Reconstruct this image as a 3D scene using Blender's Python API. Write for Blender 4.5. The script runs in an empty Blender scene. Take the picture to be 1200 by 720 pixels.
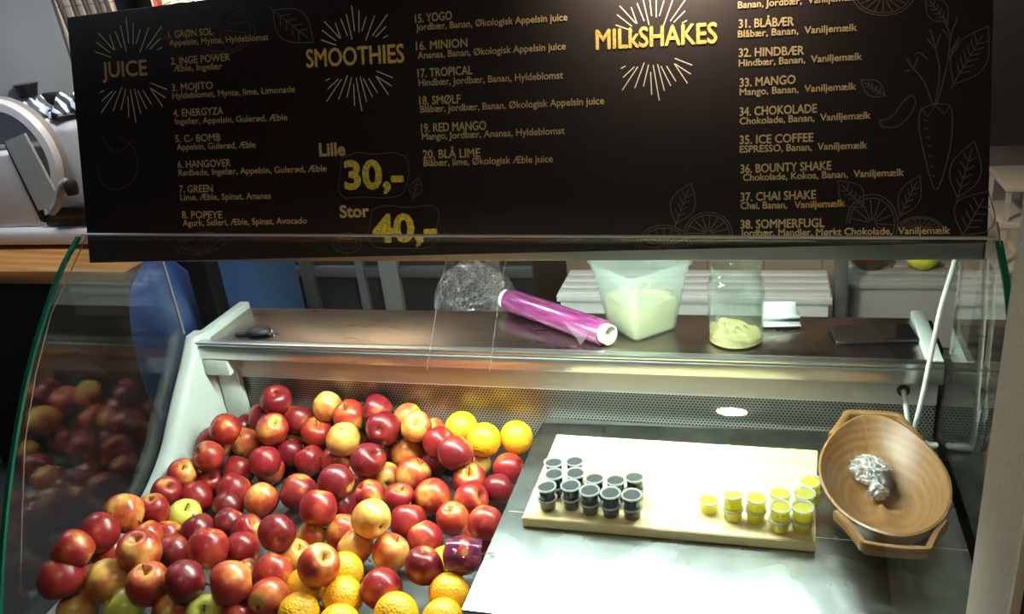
import bpy, bmesh, math, random
from math import pi, sin, cos, radians
from mathutils import Vector, Matrix, Euler, Quaternion
S = bpy.context.scene
COL = S.collection
random.seed(4)

# ------------------------------------------------------------------ camera
CAM = Vector((0, 0, 0.95)); FPX = 993.167
R = Matrix(((0.958897, 0.013413, -0.283436), (0.264342, -0.405325, 0.875120), (-0.103146, -0.914074, -0.392211)))                      # rows: world axes in camera coordinates (right, down, forward)
right, down, fwd = R.col[0], R.col[1], R.col[2]
cam = bpy.data.cameras.new('camera'); cam.sensor_width = 36; cam.lens = FPX / 1200 * 36; cam.clip_start = 0.02
co = bpy.data.objects.new('camera', cam); COL.objects.link(co)
co.matrix_world = Matrix(((right.x, -down.x, -fwd.x, CAM.x), (right.y, -down.y, -fwd.y, CAM.y),
                          (right.z, -down.z, -fwd.z, CAM.z), (0, 0, 0, 1)))
S.camera = co
# ------------------------------------------------------------------ light settings
EXPOSURE = 0.0
TUBE_STRENGTH = 215.0
DOWNLIGHT_STRENGTH = 380.0
BOARD_SPOT_W = 46.0
FILL_PANEL_STRENGTH = 46.0
WALL_SPOT_W = 150.0
AMBIENT = 0.012
S.view_settings.view_transform = 'Standard'; S.view_settings.look = 'None'
S.view_settings.exposure = EXPOSURE; S.view_settings.gamma = 1.0; S.view_settings.use_curve_mapping = False
w = bpy.data.worlds.new('World'); S.world = w; w.use_nodes = True
w.node_tree.nodes['Background'].inputs[0].default_value = (1.0, 0.9, 0.8, 1)
w.node_tree.nodes['Background'].inputs[1].default_value = AMBIENT
S.cycles.transparent_max_bounces = 32
S.cycles.max_bounces = 10

# ------------------------------------------------------------------ materials
class NT:
    def __init__(s, name):
        s.m = bpy.data.materials.new(name); s.m.use_nodes = True
        s.t = s.m.node_tree; s.n = s.t.nodes; s.l = s.t.links; s.n.clear()
        s.out = s.n.new('ShaderNodeOutputMaterial')
    def new(s, kind, **kw):
        n = s.n.new(kind)
        for k, v in kw.items():
            if k in ('i',):
                for a, b in v.items(): s.set(n.inputs[a], b)
            else: setattr(n, k, v)
        return n
    def set(s, sock, v):
        if isinstance(v, bpy.types.NodeSocket): s.l.new(v, sock)
        elif hasattr(sock.default_value, '__len__') and len(sock.default_value) == 4 and len(v) == 3: sock.default_value = (*v, 1)
        else: sock.default_value = v
    def math(s, op, a, b=0.0, c=0.0, clamp=False):
        n = s.new('ShaderNodeMath', operation=op, use_clamp=clamp)
        s.set(n.inputs[0], a); s.set(n.inputs[1], b); s.set(n.inputs[2], c); return n.outputs[0]
    def coord(s, kind='Object'): return s.new('ShaderNodeTexCoord').outputs[kind]
    def mapping(s, v, scale=(1, 1, 1), loc=(0, 0, 0), rot=(0, 0, 0)):
        return s.new('ShaderNodeMapping', i={'Vector': v, 'Scale': scale, 'Location': loc, 'Rotation': rot}).outputs[0]
    def noise(s, v, scale=5, detail=4, rough=.5):
        return s.new('ShaderNodeTexNoise', i={'Vector': v, 'Scale': scale, 'Detail': detail, 'Roughness': rough}).outputs['Fac']
    def ramp(s, f, stops):
        n = s.new('ShaderNodeValToRGB'); s.set(n.inputs[0], f); e = n.color_ramp.elements
        while len(e) < len(stops): e.new(.5)
        for k, (p, c) in enumerate(stops): e[k].position = p; e[k].color = (*c, 1)
        return n.outputs[0]
    def mix(s, f, a, b):
        n = s.new('ShaderNodeMix', data_type='RGBA'); s.set(n.inputs[0], f); s.set(n.inputs[6], a); s.set(n.inputs[7], b); return n.outputs[2]
    def bump(s, h, strength=.2, dist=.002):
        return s.new('ShaderNodeBump', i={'Height': h, 'Strength': strength, 'Distance': dist}).outputs[0]
    def bsdf(s, **kw):
        b = s.new('ShaderNodeBsdfPrincipled')
        for k, v in kw.items(): s.set(b.inputs[k.replace('_', ' ')], v)
        return b
    def done(s, sh):
        s.l.new(sh.outputs[0] if hasattr(sh, 'outputs') else sh, s.out.inputs[0]); return s.m

def plain(name, col, rough=.5, metal=0.0, var=.12, scale=30, spec=.5, bump=0.0, sub=0.0):
    t = NT(name); n = t.noise(t.coord(), scale, 4)
    c = t.mix(n, tuple(x * (1 - var) for x in col), tuple(min(1, x * (1 + var)) for x in col))
    kw = dict(Base_Color=c, Roughness=rough, Metallic=metal, Specular_IOR_Level=spec)
    if bump: kw['Normal'] = t.bump(n, bump, .002)
    if sub: kw.update(Subsurface_Weight=sub, Subsurface_Radius=(.01, .008, .005), Subsurface_Scale=.3)
    return t.done(t.bsdf(**kw))
def emit(name, col, s):
    t = NT(name); e = t.new('ShaderNodeEmission', i={'Color': col, 'Strength': s}); return t.done(e)
def two_sided(t, ior):   # the same reflectance on the way in and on the way out
    bf = t.new('ShaderNodeNewGeometry').outputs['Backfacing']
    return t.math('ADD', ior, t.math('MULTIPLY', bf, 1 / ior - ior))
def glass(name, tint=(.95, .98, .965), ior=1.5, rough=.0, haze=0.0, hazecol=(.8, .85, .82)):
    t = NT(name)
    tr = t.new('ShaderNodeBsdfTransparent', i={'Color': tint}); gl = t.new('ShaderNodeBsdfGlossy', i={'Color': (1, 1, 1), 'Roughness': rough})
    fr = t.new('ShaderNodeFresnel', i={'IOR': two_sided(t, ior)})
    base = tr
    if haze:
        df = t.new('ShaderNodeBsdfDiffuse', i={'Color': hazecol}); n = t.noise(t.coord(), 9, 5, .65)
        hf = t.math('MULTIPLY', t.ramp(n, [(.35, (0, 0, 0)), (.8, (1, 1, 1))]), haze)
        mx = t.new('ShaderNodeMixShader'); t.l.new(hf, mx.inputs[0]); t.l.new(tr.outputs[0], mx.inputs[1]); t.l.new(df.outputs[0], mx.inputs[2]); base = mx
    m2 = t.new('ShaderNodeMixShader'); t.l.new(fr.outputs[0], m2.inputs[0]); t.l.new(base.outputs[0], m2.inputs[1]); t.l.new(gl.outputs[0], m2.inputs[2])
    return t.done(m2)
def plastic(name, col, clear=.5, rough=.25, tint=(1, 1, 1)):
    t = NT(name)
    tr = t.new('ShaderNodeBsdfTransparent', i={'Color': tint})
    df = t.new('ShaderNodeBsdfDiffuse', i={'Color': col}); tl = t.new('ShaderNodeBsdfTranslucent', i={'Color': col})
    gl = t.new('ShaderNodeBsdfGlossy', i={'Color': (1, 1, 1), 'Roughness': rough}); fr = t.new('ShaderNodeFresnel', i={'IOR': two_sided(t, 1.45)})
    a = t.new('ShaderNodeMixShader'); a.inputs[0].default_value = .45; t.l.new(df.outputs[0], a.inputs[1]); t.l.new(tl.outputs[0], a.inputs[2])
    b = t.new('ShaderNodeMixShader'); b.inputs[0].default_value = clear; t.l.new(a.outputs[0], b.inputs[1]); t.l.new(tr.outputs[0], b.inputs[2])
    c = t.new('ShaderNodeMixShader'); t.l.new(fr.outputs[0], c.inputs[0]); t.l.new(b.outputs[0], c.inputs[1]); t.l.new(gl.outputs[0], c.inputs[2])
    return t.done(c)
def crinkle(name, col, clear=.55):
    t = NT(name); v = t.coord(); n = t.new('ShaderNodeTexVoronoi', feature='DISTANCE_TO_EDGE', i={'Vector': v, 'Scale': 90.0}).outputs[0]
    nz = t.noise(v, 70, 5, .7); h = t.math('ADD', t.math('MULTIPLY', n, 2.0), nz); bp = t.bump(h, 1.0, .006)
    tr = t.new('ShaderNodeBsdfTransparent', i={'Color': (1, 1, 1)})
    gl = t.new('ShaderNodeBsdfGlossy', i={'Color': (1, 1, 1), 'Roughness': .12, 'Normal': bp}); df = t.new('ShaderNodeBsdfDiffuse', i={'Color': col, 'Normal': bp})
    a = t.new('ShaderNodeMixShader'); a.inputs[0].default_value = .45; t.l.new(gl.outputs[0], a.inputs[1]); t.l.new(df.outputs[0], a.inputs[2])
    f = t.ramp(n, [(.0, (.25, .25, .25)), (.25, (clear, clear, clear))])
    b = t.new('ShaderNodeMixShader'); t.l.new(f, b.inputs[0]); t.l.new(a.outputs[0], b.inputs[1]); t.l.new(tr.outputs[0], b.inputs[2])
    return t.done(b)
def steel(name, col, rough, smear=.12, stretch=(1, 1, 1), scale=9, swirl=False, bump=.0):
    t = NT(name); v = t.coord(); m = t.mapping(v, stretch); n = t.noise(m, scale, 2 if swirl else 6, .5 if swirl else .65)
    r = t.math('ADD', t.math('MULTIPLY', t.math('SUBTRACT', n, .5), smear * 2), rough, clamp=True)
    c = t.mix(n, tuple(x * .82 for x in col), col)
    kw = dict(Metallic=1.0, Roughness=r, Base_Color=c)
    if swirl:
        vo = t.new('ShaderNodeTexVoronoi', feature='SMOOTH_F1', i={'Vector': v, 'Scale': 24.0, 'Smoothness': .6}).outputs[0]
        kw['Normal'] = t.bump(t.math('ADD', t.math('MULTIPLY', vo, .6), t.math('MULTIPLY', n, .4)),   .05, .004)
        kw['Base_Color'] = t.mix(t.math('MULTIPLY', vo, 1.1, clamp=True), c, tuple(x * .62 for x in col))
    return t.done(t.bsdf(**kw))
def wood(name, c1, c2, axis='X', scale=6, rough=.5, rings=False, dist=3.0, spec=.4):
    t = NT(name); v = t.coord()
    sc = {'X': (.6, 6, 6), 'Y': (6, .6, 6), 'Z': (6, 6, .6)}[axis]
    m = t.mapping(v, sc); n = t.noise(m, scale, 6, .6)
    wv = t.new('ShaderNodeTexWave', wave_type='BANDS', bands_direction='DIAGONAL', i={'Vector': m, 'Scale': scale * .5, 'Distortion': dist, 'Detail': 3.0}).outputs['Fac']
    f = t.math('ADD', t.math('MULTIPLY', n, .65), t.math('MULTIPLY', wv, .35))
    c = t.ramp(f, [(.25, c1), (.75, c2)])
    return t.done(t.bsdf(Base_Color=c, Roughness=rough, Specular_IOR_Level=spec, Normal=t.bump(f, .12, .001)))
def bowl_wood(name):
    t = NT(name); v = t.coord()
    m = t.mapping(v, (4, 1.6, 9)); wv = t.new('ShaderNodeTexWave', wave_type='RINGS', rings_direction='X', i={'Vector': m, 'Scale': 3.2, 'Distortion': 2.2, 'Detail': 3.0, 'Detail Scale': 1.5}).outputs['Fac']
    n = t.noise(t.mapping(v, (60, 8, 60)), 4, 5, .6)
    f = t.math('ADD', t.math('MULTIPLY', wv, .25), t.math('MULTIPLY', n, .75))
    c = t.ramp(f, [(.2, (.125, .055, .017)), (.5, (.19, .092, .030)), (.85, (.25, .135, .05))])
    return t.done(t.bsdf(Base_Color=c, Roughness=.42, Normal=t.bump(f, .06, .001)))
def perforated(name, col, hole, pitch=.0072, rad=.30):
    t = NT(name); sp = t.new('ShaderNodeSeparateXYZ'); t.l.new(t.coord(), sp.inputs[0])
    def cell(off):
        a = t.math('SUBTRACT', t.math('FRACT', t.math('ADD', t.math('DIVIDE', sp.outputs[0], pitch), off)), .5)
        b = t.math('MULTIPLY', t.math('SUBTRACT', t.math('FRACT', t.math('ADD', t.math('DIVIDE', sp.outputs[2], pitch * 1.732), off)), .5), 1.732)
        return t.math('SQRT', t.math('ADD', t.math('MULTIPLY', a, a), t.math('MULTIPLY', b, b)))
    d = t.math('MINIMUM', cell(0.0), cell(.5)); h = t.math('LESS_THAN', d, rad)
    c = t.mix(h, col, hole); b = t.bsdf(Base_Color=c, Roughness=.35, Metallic=t.math('MULTIPLY', t.math('SUBTRACT', 1.0, h), .5), Normal=t.bump(t.math('SUBTRACT', 1.0, h), .5, .001))
    return t.done(b)
def tiles(name, col, grout, sx, sz, gw=.02):
    t = NT(name); sp = t.new('ShaderNodeSeparateXYZ'); t.l.new(t.coord(), sp.inputs[0])
    fx = t.math('FRACT', t.math('DIVIDE', sp.outputs[0], sx)); fz = t.math('FRACT', t.math('DIVIDE', sp.outputs[2], sz))
    g = t.math('MAXIMUM', t.math('LESS_THAN', fx, gw), t.math('LESS_THAN', fz, gw))
    n = t.noise(t.coord(), 6); c = t.mix(g, t.mix(n, tuple(x * .85 for x in col), col), grout)
    return t.done(t.bsdf(Base_Color=c, Roughness=.35))
def apple_mat(name, yellow, mid, red, amt, stripe=.35, rough=.33):
    """skin: red over a yellow ground, the blush on local +X; fine stripes from stem to calyx, pale freckles"""
    t = NT(name); v = t.coord(); rnd = t.new('ShaderNodeObjectInfo').outputs['Random']
    off = t.new('ShaderNodeCombineXYZ'); t.l.new(t.math('MULTIPLY', rnd, 40), off.inputs[0]); t.l.new(t.math('MULTIPLY', rnd, 17), off.inputs[1])
    vv = t.new('ShaderNodeVectorMath', operation='ADD'); t.l.new(v, vv.inputs[0]); t.l.new(off.outputs[0], vv.inputs[1]); vo = vv.outputs[0]
    sp = t.new('ShaderNodeSeparateXYZ'); t.l.new(v, sp.inputs[0])
    ang = t.math('ARCTAN2', sp.outputs[1], sp.outputs[0])
    cv = t.new('ShaderNodeCombineXYZ'); t.l.new(t.math('MULTIPLY', t.math('SINE', ang), 3.0), cv.inputs[0]); t.l.new(t.math('MULTIPLY', t.math('COSINE', ang), 3.0), cv.inputs[1]); t.l.new(t.math('ADD', t.math('MULTIPLY', sp.outputs[2], .35), t.math('MULTIPLY', rnd, 30)), cv.inputs[2])
    st = t.noise(cv.outputs[0], 5.5, 4, .7); big = t.noise(vo, 1.6, 3, .5)
    f = t.math('ADD', t.math('MULTIPLY', sp.outputs[0], .42), t.math('ADD', t.math('MULTIPLY', t.math('SUBTRACT', big, .5), 2.1), t.math('MULTIPLY', t.math('SUBTRACT', st, .5), stripe)))
    f = t.math('ADD', f, t.math('ADD', amt, t.math('MULTIPLY', t.math('SUBTRACT', rnd, .5), .18)), clamp=True)
    pole = t.math('MULTIPLY', t.math('SUBTRACT', .42, t.math('SQRT', t.math('ADD', t.math('MULTIPLY', sp.outputs[0], sp.outputs[0]), t.math('MULTIPLY', sp.outputs[1], sp.outputs[1])))), 1.1)
    f = t.math('ADD', f, t.math('MAXIMUM', pole, 0.0), clamp=True)
    c = t.ramp(f, [(.18, red), (.5, mid), (.82, yellow)])
    sk = t.new('ShaderNodeTexVoronoi', feature='F1', i={'Vector': vo, 'Scale': 17.0}).outputs[0]
    c = t.mix(t.math('MULTIPLY', t.math('LESS_THAN', sk, .10), .28), c, (.75, .55, .25))
    return t.done(t.bsdf(Base_Color=c, Roughness=rough, Specular_IOR_Level=.5, Coat_Weight=.14, Coat_Roughness=.12))
def orange_mat(name, col, col2):
    t = NT(name); v = t.coord(); n = t.noise(v, 1.5, 3); vo = t.new('ShaderNodeTexVoronoi', feature='F1', i={'Vector': v, 'Scale': 16.0}).outputs[0]
    c = t.mix(n, col, col2)
    return t.done(t.bsdf(Base_Color=c, Roughness=.36, Normal=t.bump(vo, .22, .02), Coat_Weight=.15, Coat_Roughness=.2))

# ------------------------------------------------------------------ mesh building
class MB:
    def __init__(s): s.b = bmesh.new()
    def box(s, x0, x1, y0, y1, z0, z1, bev=0.0, seg=2):
        r = bmesh.ops.create_cube(s.b, size=1.0); vs = r['verts']
        for v in vs: v.co = Vector((x0 + (v.co.x + .5) * (x1 - x0), y0 + (v.co.y + .5) * (y1 - y0), z0 + (v.co.z + .5) * (z1 - z0)))
        if bev:
            es = list({e for v in vs for e in v.link_edges})
            bmesh.ops.bevel(s.b, geom=es, offset=bev, segments=seg, affect='EDGES', profile=.5)
        return s
    def lathe(s, prof, seg=32, c=(0, 0, 0), axis='Z', cap=True, sx=1.0, sy=1.0):
        rings = []
        for r, z in prof:
            ring = []
            for k in range(seg):
                a = 2 * pi * k / seg; p = (r * cos(a) * sx, r * sin(a) * sy, z)
                if axis == 'X': p = (z, r * cos(a), r * sin(a))
                if axis == 'Y': p = (r * sin(a), z, r * cos(a))
                ring.append(s.b.verts.new(Vector(p) + Vector(c)))
            rings.append(ring)
        for a, b in zip(rings, rings[1:]):
            for k in range(seg): s.b.faces.new((a[k], a[(k + 1) % seg], b[(k + 1) % seg], b[k]))
        if cap:
            if prof[0][0] > 1e-6: s.b.faces.new(rings[0][::-1])
            if prof[-1][0] > 1e-6: s.b.faces.new(rings[-1])
        return s
    def tube(s, pts, r, seg=10, cap=True):
        pts = [Vector(p) for p in pts]; rings = []; rr = r if isinstance(r, (list, tuple)) else [r] * len(pts)
        d0 = (pts[1] - pts[0]).normalized(); up = Vector((0, 0, 1)) if abs(d0.z) < .9 else Vector((1, 0, 0)); n = d0.cross(up).normalized()
        for i, p in enumerate(pts):
            d = (pts[min(i + 1, len(pts) - 1)] - pts[max(i - 1, 0)]).normalized()
            n = (n - d * n.dot(d)).normalized(); bn = d.cross(n)
            rings.append([s.b.verts.new(p + (n * cos(2 * pi * k / seg) + bn * sin(2 * pi * k / seg)) * rr[i]) for k in range(seg)])
        for a, b in zip(rings, rings[1:]):
            for k in range(seg): s.b.faces.new((a[k], a[(k + 1) % seg], b[(k + 1) % seg], b[k]))
        if cap: s.b.faces.new(rings[0][::-1]); s.b.faces.new(rings[-1])
        return s
    def loft(s, loops, close=True, cap0=False, cap1=False):
        R_ = [[s.b.verts.new(Vector(p)) for p in lp] for lp in loops]
        for a, b in zip(R_, R_[1:]):
            n = len(a)
            for k in range(n if close else n - 1): s.b.faces.new((a[k], a[(k + 1) % n], b[(k + 1) % n], b[k]))
        if cap0: s.b.faces.new(R_[0][::-1])
        if cap1: s.b.faces.new(R_[-1])
        return s
    def poly(s, pts, th):
        """flat outline given thickness along the vector th"""
        th = Vector(th); a = [s.b.verts.new(Vector(p)) for p in pts]; b = [s.b.verts.new(Vector(p) + th) for p in pts]; n = len(a)
        s.b.faces.new(a[::-1]); s.b.faces.new(b)
        for k in range(n): s.b.faces.new((a[k], a[(k + 1) % n], b[(k + 1) % n], b[k]))
        return s
    def quad(s, *pts): s.b.faces.new([s.b.verts.new(Vector(p)) for p in pts]); return s
    def mat(s, M): bmesh.ops.transform(s.b, matrix=M, verts=s.b.verts); return s
    def build(s, name, m, parent=None, smooth=True, loc=None, ang=35):
        bmesh.ops.recalc_face_normals(s.b, faces=s.b.faces)
        me = bpy.data.meshes.new(name); s.b.to_mesh(me); s.b.free(); me.materials.append(m)
        if smooth:
            for p in me.polygons: p.use_smooth = True
            me.set_sharp_from_angle(angle=radians(ang))
        o = bpy.data.objects.new(name, me); COL.objects.link(o)
        if parent: o.parent = parent
        if loc: o.location = loc
        return o
def thing(name, label, cat, loc=(0, 0, 0), rotz=0.0, group=None):
    o = bpy.data.objects.new(name, None); COL.objects.link(o); o.empty_display_size = .05
    o.location = loc; o.rotation_euler = (0, 0, rotz); return tag(o, label, cat, group)
def tag(o, label, cat, group=None):
    o['label'] = label; o['category'] = cat
    if group: o['group'] = group
    return o
def struct(o, label=None):
    o['kind'] = 'structure'; o['label'] = label or o.name.replace('_', ' '); o['category'] = 'room'; return o
def copy_tree(o, parent=None):
    c = o.copy(); COL.objects.link(c); c.parent = parent
    for ch in list(o.children): copy_tree(ch, c)
    return c
def spline(pts, n=8):
    """Catmull-Rom through the points"""
    P = [Vector(p) for p in pts]; P = [P[0] * 2 - P[1]] + P + [P[-1] * 2 - P[-2]]; out = []
    for i in range(1, len(P) - 2):
        for k in range(n):
            t = k / n; a, b, c, d = P[i - 1], P[i], P[i + 1], P[i + 2]
            out.append(.5 * (2 * b + (c - a) * t + (2 * a - 5 * b + 4 * c - d) * t * t + (3 * b - a - 3 * c + d) * t ** 3))
    out.append(P[-2]); return out

# materials
M_steel = steel('brushed steel sheet', (.50, .545, .535), .27, .07, swirl=True)
M_shelf = steel('worn shelf steel', (.36, .31, .27), .30, .12, (1, 3, 1))
M_alu = steel('pale aluminium profile', (.72, .75, .73), .32, .08, (.2, 4, 4))
M_liner = plain('white moulded plastic liner', (.54, .60, .565), .38, var=.05)
M_fascia = plain('off white painted fascia', (.55, .52, .48), .4, var=.06)
M_perf = perforated('perforated grey panel', (.33, .33, .31), (.012, .012, .012))
M_deck = plain('grey case deck', (.10, .11, .107), .4, var=.1)
M_glass = glass('clear counter glass', (.965, .985, .975), 1.5, haze=.005)
M_sideglass = glass('clear side glass', (.95, .98, .965), 1.6, haze=.01)
M_edge = plain('polished green glass edge', (.012, .16, .10), .2)
M_edge2 = plain('bright polished glass edge', (.62, .66, .63), .25)
M_pinkedge = plain('dull pink edge bead', (.30, .20, .18), .4)
M_tube = emit('fluorescent tube', (.86, 1.0, .90), TUBE_STRENGTH)
M_down = emit('ceiling downlight lens', (1.0, .88, .68), DOWNLIGHT_STRENGTH)
M_fillpanel = emit('cool fill panel lens', (.80, .88, 1.0), FILL_PANEL_STRENGTH)
M_black = plain('matte black', (.008, .008, .009), .55)
M_blackgloss = plain('glossy black plastic', (.012, .012, .013), .25)
M_darkcab = plain('dark cabinet laminate', (.035, .033, .032), .5)
M_white = plain('white plastic', (.72, .73, .72), .35, var=.05)
M_whitecord = plain('white cord plastic', (.66, .68, .64), .4, var=.05)
M_post = plain('grainy beige painted post', (.54, .47, .37), .75, var=.25, scale=160, bump=.5)
M_redwood = plain('dark red brown trim', (.09, .022, .014), .45)

# ------------------------------------------------------------------ room
ZF = -0.65; ZC = 1.78
struct(MB().box(-2.85, 1.6, -2.2, 3.1, ZF - .05, ZF).build('floor', plain('dark floor vinyl', (.045, .042, .04), .5), smooth=False))
struct(MB().box(-2.85, 1.6, -2.2, 3.1, ZC, ZC + .05).build('ceiling', plain('dark painted ceiling', (.10, .095, .09), .8), smooth=False))
struct(MB().box(-2.85, 1.6, 3.0, 3.1, ZF, ZC).build('wall_back', tiles('beige wall tile', (.50, .41, .31), (.26, .2, .15), .20, .30), smooth=False))
struct(MB().box(-2.85, -2.75, -2.2, 3.0, ZF, ZC).build('wall_left', plain('blue grey wall paint', (.10, .125, .165), .6, var=.1, scale=6), smooth=False))
struct(MB().box(1.5, 1.6, -2.2, 3.0, ZF, ZC).build('wall_right', plain('dark brown wall paint', (.04, .03, .026), .7), smooth=False))

# ------------------------------------------------------------------ refrigerated display case
XL, XR = -1.30, 0.3225; ZD = -0.140
case = thing('display_case', 'curved glass refrigerated display case holding fruit under the black menu board', 'display case', (0, 0, ZF))
def cp(o): o.location.z -= ZF; return o
PROF = [(.812, -.163), (.831, -.118), (.861, -.052), (.908, .043), (.976, .161), (1.052, .272), (1.114, .348), (1.191, .426), (1.242, .470), (1.300, .508)]
ps = spline([(0, a, b) for a, b in PROF], 4)
nr = []
for i, p in enumerate(ps):
    d = (ps[min(i + 1, len(ps) - 1)] - ps[max(i - 1, 0)]).normalized(); nr.append(Vector((0, d.z, -d.y)))
TH = .006
inner = [p + n * TH for p, n in zip(ps, nr)]
def sheet(x0, x1):
    lp0 = [(x0, p.y, p.z) for p in ps] + [(x0, p.y, p.z) for p in inner[::-1]]
    lp1 = [(x1, a[1], a[2]) for a in lp0]
    return MB().loft([lp0, lp1], True, True, True)
def drop(mb):   # the front glass hangs a little lower at its right end
    for v in mb.b.verts: v.co.z -= .0245 * max(0, (v.co.z + .05) / .56) * (v.co.x - XL) / (XR - XL)
    return mb
fg = cp(drop(sheet(XL - .001, XR + .001)).build('front_glass', M_glass, case))
# bright ground top edge of the front glass
e = ps[-1]; d = (ps[-1] - ps[-2]).normalized()
cp(drop(MB().box(XL, XR, e.y - .001, e.y + .0075, e.z + .0015, e.z + .0045, .0008)).build('glass_top_edge', M_edge2, fg)); fg.children[0].location.z = 0
for x0 in (XL - .008, XR + .002):
    # side pane: bounded by the curve in front and by a vertical edge behind
    out = [(x0, p.y, p.z) for p in inner if p.z > -.28] + [(x0, 1.345, .508), (x0, 1.512, .420), (x0, 1.516, .19), (x0, 1.56, .17), (x0, 1.56, -.163)]
    sg = cp(drop(MB().poly(out, (.006, 0, 0))).build('side_glass', M_sideglass, case, smooth=False))
    # green ground edge along the curve
    ed = [(x0 - .001, p.y, p.z) for p in ps] ; ed2 = [(x0 - .001, p.y, p.z) for p in inner]
    eb = drop(MB().loft([ed + ed2[::-1], [(x0 + .008, a[1], a[2]) for a in ed + ed2[::-1]]], True, True, True)).build('glass_edge', M_edge, sg)
    MB().tube([(x0 + .004, a_, b_) for a_, b_ in ((1.326, .503), (1.178, .392), (1.102, .304), (1.031, .199), (.976, .086), (.897, -.085), (.86, -.2))], .0012, 6).build('pane_trim', M_pinkedge, sg)
    tb = MB().tube([(x0 + .003, 1.5135, .418), (x0 + .003, 1.5165, .19)], .0028, 8).build('pane_trim', M_alu, sg)
# white moulded end panels with a curved leading edge
curve = spline([(0, 1.512, .185), (0, 1.470, .135), (0, 1.436, .10), (0, 1.405, .068), (0, 1.375, .035), (0, 1.335, -.01), (0, 1.29, -.045), (0, 1.235, -.075), (0, 1.15, -.10), (0, 1.02, -.118), (0, .9, -.127)], 5)
for x0, x1, s in ((XL + .002, XL + .036, 1), ):
    loops = []
    for xx, inset in ((x0, .0), (x0, -.0), (x0 + .006, -.004), (x0 + .018, -.002), (x0 + .028, .004), (x1, .016)):
        loops.append([(xx, p.y + inset, p.z + (.0 if i == 0 else -.0)) for i, p in enumerate(curve)] + [(xx, .9, -.16), (xx, 1.556, -.16), (xx, 1.556, .14), (xx, 1.545, .185)])
    cp(MB().loft(loops[1:], True, True, True).build('end_panel', M_liner, case, ang=50))
    # moulded inner corner
    cp(MB().poly([(x1, 1.5, .135), (x1 + .045, 1.5, .135), (x1 + .07, 1.556, .07), (x1 + .07, 1.556, ZD), (x1, 1.556, ZD)][:5], (0, .001, 0)).build('corner_moulding', M_liner, case, smooth=False)) if False else None
cp(MB().box(XL + .036, XL + .105, 1.50, 1.556, .088, .131, .006).build('corner_bracket', M_liner, case))
cp(MB().box(XL + .036, XL + .100, 1.535, 1.556, ZD, .09, .012).build('corner_moulding', M_liner, case))
cp(MB().box(XL + .036, XR - .002, 1.545, 1.60, .062, .133, .004).build('fascia', M_fascia, case))
cp(MB().box(XL + .05, XR - .002, 1.556, 1.60, ZD, .075).build('perforated_panel', M_perf, case, smooth=False))
cp(MB().box(XL + .03, XR - .002, .835, 1.60, ZD - .02, ZD).build('deck', M_deck, case, smooth=False))
cp(MB().box(XL - .01, XR + .01, .812, 1.74, ZF, ZD - .04).build('base_cabinet', M_black, case, smooth=False))
cp(MB().box(XL - .01, XR + .01, 1.60, 1.735, ZD - .02, .155).build('rear_housing', M_darkcab, case, smooth=False))
# rear serving shelf: steel top, fluted aluminium nosing, pale end trims
SZ = .16
sh = cp(MB().box(XL + .03, XR - .03, 1.515, 1.735, SZ - .02, SZ, .001).build('shelf', M_shelf, case))
nose = MB()
nose.box(XL + .004, XR - .004, 1.500, 1.522, SZ - .028, SZ + .002, .004)
nose.box(XL + .004, XR - .004, 1.503, 1.524, SZ + .004, SZ + .014, .003)
nose.box(XL + .004, XR - .004, 1.508, 1.520, SZ + .000, SZ + .006)
nose.build('shelf_nosing', M_alu, sh)
MB().box(XL + .002, XL + .030, 1.515, 1.74, SZ - .02, SZ + .016, .003).build('shelf_end_trim', M_liner, sh)
MB().box(XR - .030, XR - .004, 1.515, 1.74, SZ - .02, SZ + .016, .003).build('shelf_end_trim', M_liner, sh)
# light canopy over the front with its fluorescent tube
hb = MB()
hb.box(XL, XR, 1.344, 1.350, .437, .482, .001); hb.box(XL, XR, 1.344, 1.412, .474, .482, .001); hb.box(XL, XR, 1.406, 1.412, .437, .482, .001)
hb.box(XL, XL + .004, 1.344, 1.412, .437, .482); hb.box(XR - .004, XR, 1.344, 1.412, .437, .482)
can = cp(hb.build('light_canopy', M_alu, case))
MB().lathe([(.011, -.99), (.013, -.988), (.013, .098), (.011, .10)], 16, (0, 1.378, .452), 'X').build('light_tube', M_tube, can)
for xx in (-1.0, .11): MB().box(xx - .010, xx + .010, 1.366, 1.390, .44, .474, .003).build('tube_socket', M_white, can)
# two pale strips on the front glass, drawn in place of reflection lines
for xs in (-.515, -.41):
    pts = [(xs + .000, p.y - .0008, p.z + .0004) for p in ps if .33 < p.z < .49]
    drop(MB().loft([pts, [(a[0] + .0010, a[1], a[2]) for a in pts], [(a[0] + .0010, a[1] + .0006, a[2] - .0006) for a in pts], [(a[0], a[1] + .0006, a[2] - .0006) for a in pts], pts], False)).build('reflection_line', plastic('reflection line strip', (.8, .85, .85), .7), fg)

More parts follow.
